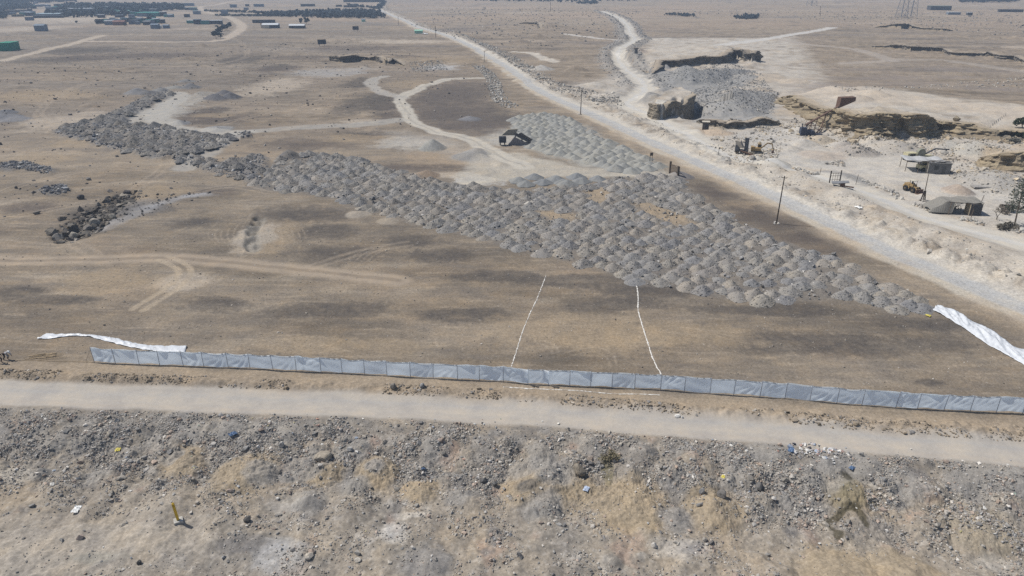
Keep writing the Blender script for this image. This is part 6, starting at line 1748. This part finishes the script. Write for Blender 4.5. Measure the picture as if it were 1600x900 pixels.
shed(0, 10, 11.5, 3.5, BLUE_ROOF, WHITE_ROOF, 'white roofed hall at the far left edge of the picture', 'hall', gable=False); shed(232, 244, 19, 3.5, DKWALL, WHITE_ROOF, 'small white roofed hall behind the teal netting', 'hall', gable=False)
shed(55, 69, 49, 4.5, BLUE_ROOF, BLUE_ROOF, 'lone blue grey hut on the left plain above the curved road', 'hut', depth=8)
shed(0, 17.5, 80, 4.6, GREEN_NET, GREEN_NET, 'bright green netting enclosure at the left edge of the picture', 'netting_enclosure', gable=False, depth=12)
o = shed(648, 660, 52.5, 2.2, MINT, MINT, 'mint green tarpaulin shelter beside the far main road', 'shelter', depth=5)
rag(664, 53.5, 5, WHITE, 'white plastic sheet heap right of the mint green shelter', 'plastic sheet')
shed(565, 570, 34, 2, MINT, BLUE_ROOF, 'tiny teal hut below the dark hedge', 'hut')
shed(537, 557, 11.5, 2.6, DKWALL, DKWALL, 'long dark wall on the plain behind the dark hedge', 'shelter', gable=False, depth=3); shed(525, 534, 10.5, 2.4, DKWALL, DKWALL, 'short dark wall left of the long one behind the dark hedge', 'shelter', gable=False, depth=3); shed(470, 491, 10, 3, DKWALL, DKWALL, 'dark low shed alone on the plain behind the hedge', gable=False, depth=6)
shed(537, 598, 3.5, 5, DKWALL, WHITE_ROOF, 'very long pale roofed hall at the top edge left of the main road', 'hall', gable=False, depth=20)
shed(1455, 1485, 16, 5, DKWALL, plain('green_grey_roof', (.16, .2, .17), .7, .3), 'long dark green shed on the far right plain', 'shed', gable=False, depth=14); shed(1482, 1500, 23, 2.6, BLUE_ROOF, WHITE_ROOF, 'low pale shed below the dark green shed on the far right plain', gable=False)
shed(1512, 1519, 24, 3, DKWALL, WHITE_ROOF, 'small shed at the right of the low pale shed', gable=False); shed(1562, 1597, 19, 3, DKWALL, DKWALL, 'long dark wall at the far right', 'shelter', gable=False, depth=4)
for k in range(120):
    u, v = random.choice([(random.uniform(100, 290), random.uniform(9, 28)), (random.uniform(-20, 400), random.uniform(5, 30)), (random.uniform(0, 130), random.uniform(8, 26)), (random.uniform(150, 250), random.uniform(33, 39))])
    w = random.uniform(4, 15)
    shed(u, u + w, v, random.uniform(2.4, 4), random.choice([DKWALL, BLUE_ROOF, BLUE_ROOF, TEAL]), random.choice([WHITE_ROOF, BLUE_ROOF, BLUE_ROOF, DKWALL, TEAL]), 'one of the small low sheds crowded in the far settlement at the upper left', 'shed', 'crowded small sheds of the far settlement', gable=False)


def grove(px, n, hmin, hmax, label, name='grove', spread=1.0):
    X, Y = scatter_px(px, n)
    Z = height(X, Y); H_ = RNG.uniform(hmin, hmax, len(X))
    m = 5
    Pc = np.repeat(np.stack([X, Y, Z], 1), m, 0) + np.stack([RNG.normal(0, spread, len(X) * m), RNG.normal(0, spread, len(X) * m), RNG.uniform(.25, .95, len(X) * m) * np.repeat(H_, m)], 1)
    V, F, i = stone_geo(Pc, RNG.uniform(.7, 1.5, len(Pc)) * np.repeat(H_, m) * .55, squash=(.5, .9), jit=.35)
    o = mesh_np(name, V, F, FARLEAF, False); o['kind'] = 'stuff'; o['label'] = label
    return o


grove([(400, 24), (460, 19.5), (500, 18.5), (560, 18), (595, 22), (602, 28.5), (560, 29), (500, 28.5), (440, 27)], 620, 2.5, 5, 'dark hedge grove along the far field left of the main road')
grove([(95, 9), (180, 8), (285, 9.5), (288, 16), (250, 20), (200, 27), (110, 29), (60, 27), (90, 18)], 900, 2.5, 6, 'dark trees among the sheds of the far settlement')
grove([(-40, 1), (118, -1), (120, 3), (60, 5), (-40, 8)], 500, 4, 8, 'faint belt of trees at the upper left edge'); grove([(0, 7), (50, 8), (52, 14), (0, 17)], 160, 3, 5, 'dark tree clump at the far left edge')
grove([(536, 8), (560, 12), (578, 12), (592, 17), (604, 4), (600, 2), (585, 15), (560, 10)], 130, 2, 4, 'dark trees where the far main road passes the hedge'); grove([(0, 20), (10, 21), (10, 30), (0, 30)], 60, 3, 5, 'dark trees at the left edge below the white roofed hall')
grove([(1500, 0), (1595, -1), (1585, 4), (1500, 4)], 300, 4, 8, 'faint green belt at the upper right edge'); grove([(620, -1), (1000, -2), (1000, 2), (900, 4), (700, 2)], 260, 3, 6, 'faint scrub along the top edge of the far plain')
grove([(320, 17.5), (400, 19), (470, 20), (470, 21), (400, 20), (320, 18.5)], 170, 1.5, 3, 'thin dark hedge line across the far left fields'); grove([(335, 24.5), (400, 25.5), (455, 25), (455, 26), (400, 26.5), (335, 25.5)], 150, 1.5, 2.5, 'second thin hedge line across the far left fields')
grove([(1150, 26), (1185, 27), (1180, 31), (1150, 30)], 90, 2, 4, 'dark scrub clump on the far plain right of the side road'); grove([(900, 5), (935, 4), (930, 7), (905, 7)], 70, 2, 4, 'dark scrub patch on the far plain centre'); grove([(1040, 22), (1085, 24), (1085, 26), (1040, 24)], 80, 1.5, 3, 'dark scrub line on the far plain')
TREE_SPOTS = [(338, 61, 6), (341, 57, 5), (344, 53, 6), (348, 49, 5), (353, 47, 5), (358, 44, 5), (203, 36, 4), (213, 35, 5), (218, 37, 3), (233, 35, 6), (240, 33, 6), (470, 37, 5), (479, 38, 6), (228, 36, 4), (195, 41, 3), (120, 37, 3), (152, 38, 4), (345, 60, 4)]
TL = {0: 'dark tree in the slanting row beside the left dirt road', 1: 'small dark tree dotted around the far shacks and farmhouses'}
for (u, v, h) in TREE_SPOTS:
    p = ray(u, v); row_ = 334 < u < 362 and v > 43
    o = thing('tree', TL[0] if row_ else TL[1], 'tree', p, 0, 'row of dark trees beside the left dirt road' if row_ else 'small dark trees around the far shacks')
    MB().bar((0, 0, -.3), (0, 0, h * .5), .2, .12, 6).build('trunk', DARKWOOD, o)
    c = RNG.normal(0, .22, (26, 3)) * np.array([h * .8, h * .8, h * .7]) + np.array([0, 0, h * .62])
    V, F, i = stone_geo(c, RNG.uniform(.2, .45, 26) * h, jit=.35); mesh_np('crown', V, F, FARLEAF, False, None, o)


def pylon(u, v, H_, w, label):
    p = ray(u, v); o = thing('lattice_pylon', label, 'pylon', p, .35)
    tw = w * .12
    for sx in (-1, 1):
        for sy in (-1, 1): MB().bar((sx * w / 2, sy * w / 2, -.5), (sx * tw / 2, sy * tw / 2, H_), .3, .15, 5).build('leg', GALV, o)
    mb = MB()
    for k in range(8):
        z0, z1 = H_ * k / 8, H_ * (k + 1) / 8; a0, a1 = w / 2 + (tw - w) / 2 * k / 8, w / 2 + (tw - w) / 2 * (k + 1) / 8
        for s in (-1, 1):
            mb.bar((-a0, s * a0, z0), (a1, s * a1, z1), .1, n=4).bar((a0, s * a0, z0), (-a1, s * a1, z1), .1, n=4).bar((s * a0, -a0, z0), (s * a1, a1, z1), .1, n=4).bar((s * a0, a0, z0), (s * a1, -a1, z1), .1, n=4)
    mb.build('bracing', GALV, o)
    for z in (.7, .82, .94): MB().bar((-w * .8, 0, H_ * z), (w * .8, 0, H_ * z), .25, n=5).build('crossarm', GALV, o)


pylon(1408, 27, 42, 9, 'nearer left lattice pylon rising past the top edge on the far right plain'); pylon(1423, 25.5, 44, 9, 'lattice pylon immediately right of the nearer left one'); pylon(1268, 9, 44, 11, 'faintest lattice pylon, farther away left of the other two')
# ------------------------------------------------------------------ light, air, camera
def world_and_camera():
    el, = (R(55),)
    sdir = Vector((-.95, .31, 0)).normalized() * math.cos(el) + Vector((0, 0, math.sin(el)))   # towards the sun
    w = bpy.data.worlds.new('World'); SC.world = w; w.use_nodes = True
    nt = w.node_tree
    sky = nt.nodes.new('ShaderNodeTexSky'); sky.sky_type = 'NISHITA'; sky.sun_disc = False
    sky.sun_elevation = el; sky.sun_rotation = math.atan2(sdir.x, sdir.y); sky.altitude = 300; sky.dust_density = 1.5
    bg = nt.nodes['Background']; bg.inputs[1].default_value = .075
    nt.links.new(sky.outputs[0], bg.inputs[0])
    L = bpy.data.lights.new('sun', 'SUN'); L.energy = 4.3; L.angle = R(.53); L.color = (1.0, .95, .87)
    o = bpy.data.objects.new('sun', L); COL.objects.link(o)
    o.rotation_euler = (-sdir).to_track_quat('-Z', 'Y').to_euler()
    # air
    if HAZE > 0:
        m = bpy.data.materials.new('haze_air'); m.use_nodes = True; nt = m.node_tree
        nt.nodes.remove(nt.nodes['Principled BSDF'])
        pv = nt.nodes.new('ShaderNodeVolumePrincipled'); pv.inputs['Color'].default_value = (.58, .75, 1, 1); pv.inputs['Density'].default_value = HAZE
        pv.inputs['Anisotropy'].default_value = .2
        nt.links.new(pv.outputs[0], nt.nodes['Material Output'].inputs['Volume'])
        s, z0, z1 = 14500, -12, 260
        v = [(-s, -s, z0), (s, -s, z0), (s, s, z0), (-s, s, z0), (-s, -s, z1), (s, -s, z1), (s, s, z1), (-s, s, z1)]
        me = bpy.data.meshes.new('haze'); me.from_pydata(v, [], [(3, 2, 1, 0), (4, 5, 6, 7), (0, 1, 5, 4), (1, 2, 6, 5), (2, 3, 7, 6), (3, 0, 4, 7)]); me.materials.append(m)
        h = bpy.data.objects.new('haze', me); COL.objects.link(h); h['kind'] = 'stuff'; h['label'] = 'pale dusty haze over the desert plain'
    cam = bpy.data.cameras.new('camera'); cam.sensor_width = 36; cam.lens = 36 * FPX / 1600; cam.clip_end = 40000; cam.clip_start = .5
    c = bpy.data.objects.new('camera', cam); COL.objects.link(c); c.location = (0, 0, CAM_H); c.rotation_euler = (PI / 2 - PITCH, 0, 0)
    SC.camera = c
    SC.view_settings.view_transform = 'Standard'; SC.view_settings.look = 'None'; SC.view_settings.exposure = EXPOSURE; SC.view_settings.gamma = 1
    SC.view_settings.use_curve_mapping = False
    SC.cycles.use_denoising = DENOISE
    SC.cycles.volume_bounces = 1; SC.cycles.max_bounces = 6; SC.cycles.diffuse_bounces = 3; SC.cycles.transparent_max_bounces = 6


HAZE, EXPOSURE, DENOISE = 0.00025, 0.06, False
world_and_camera()
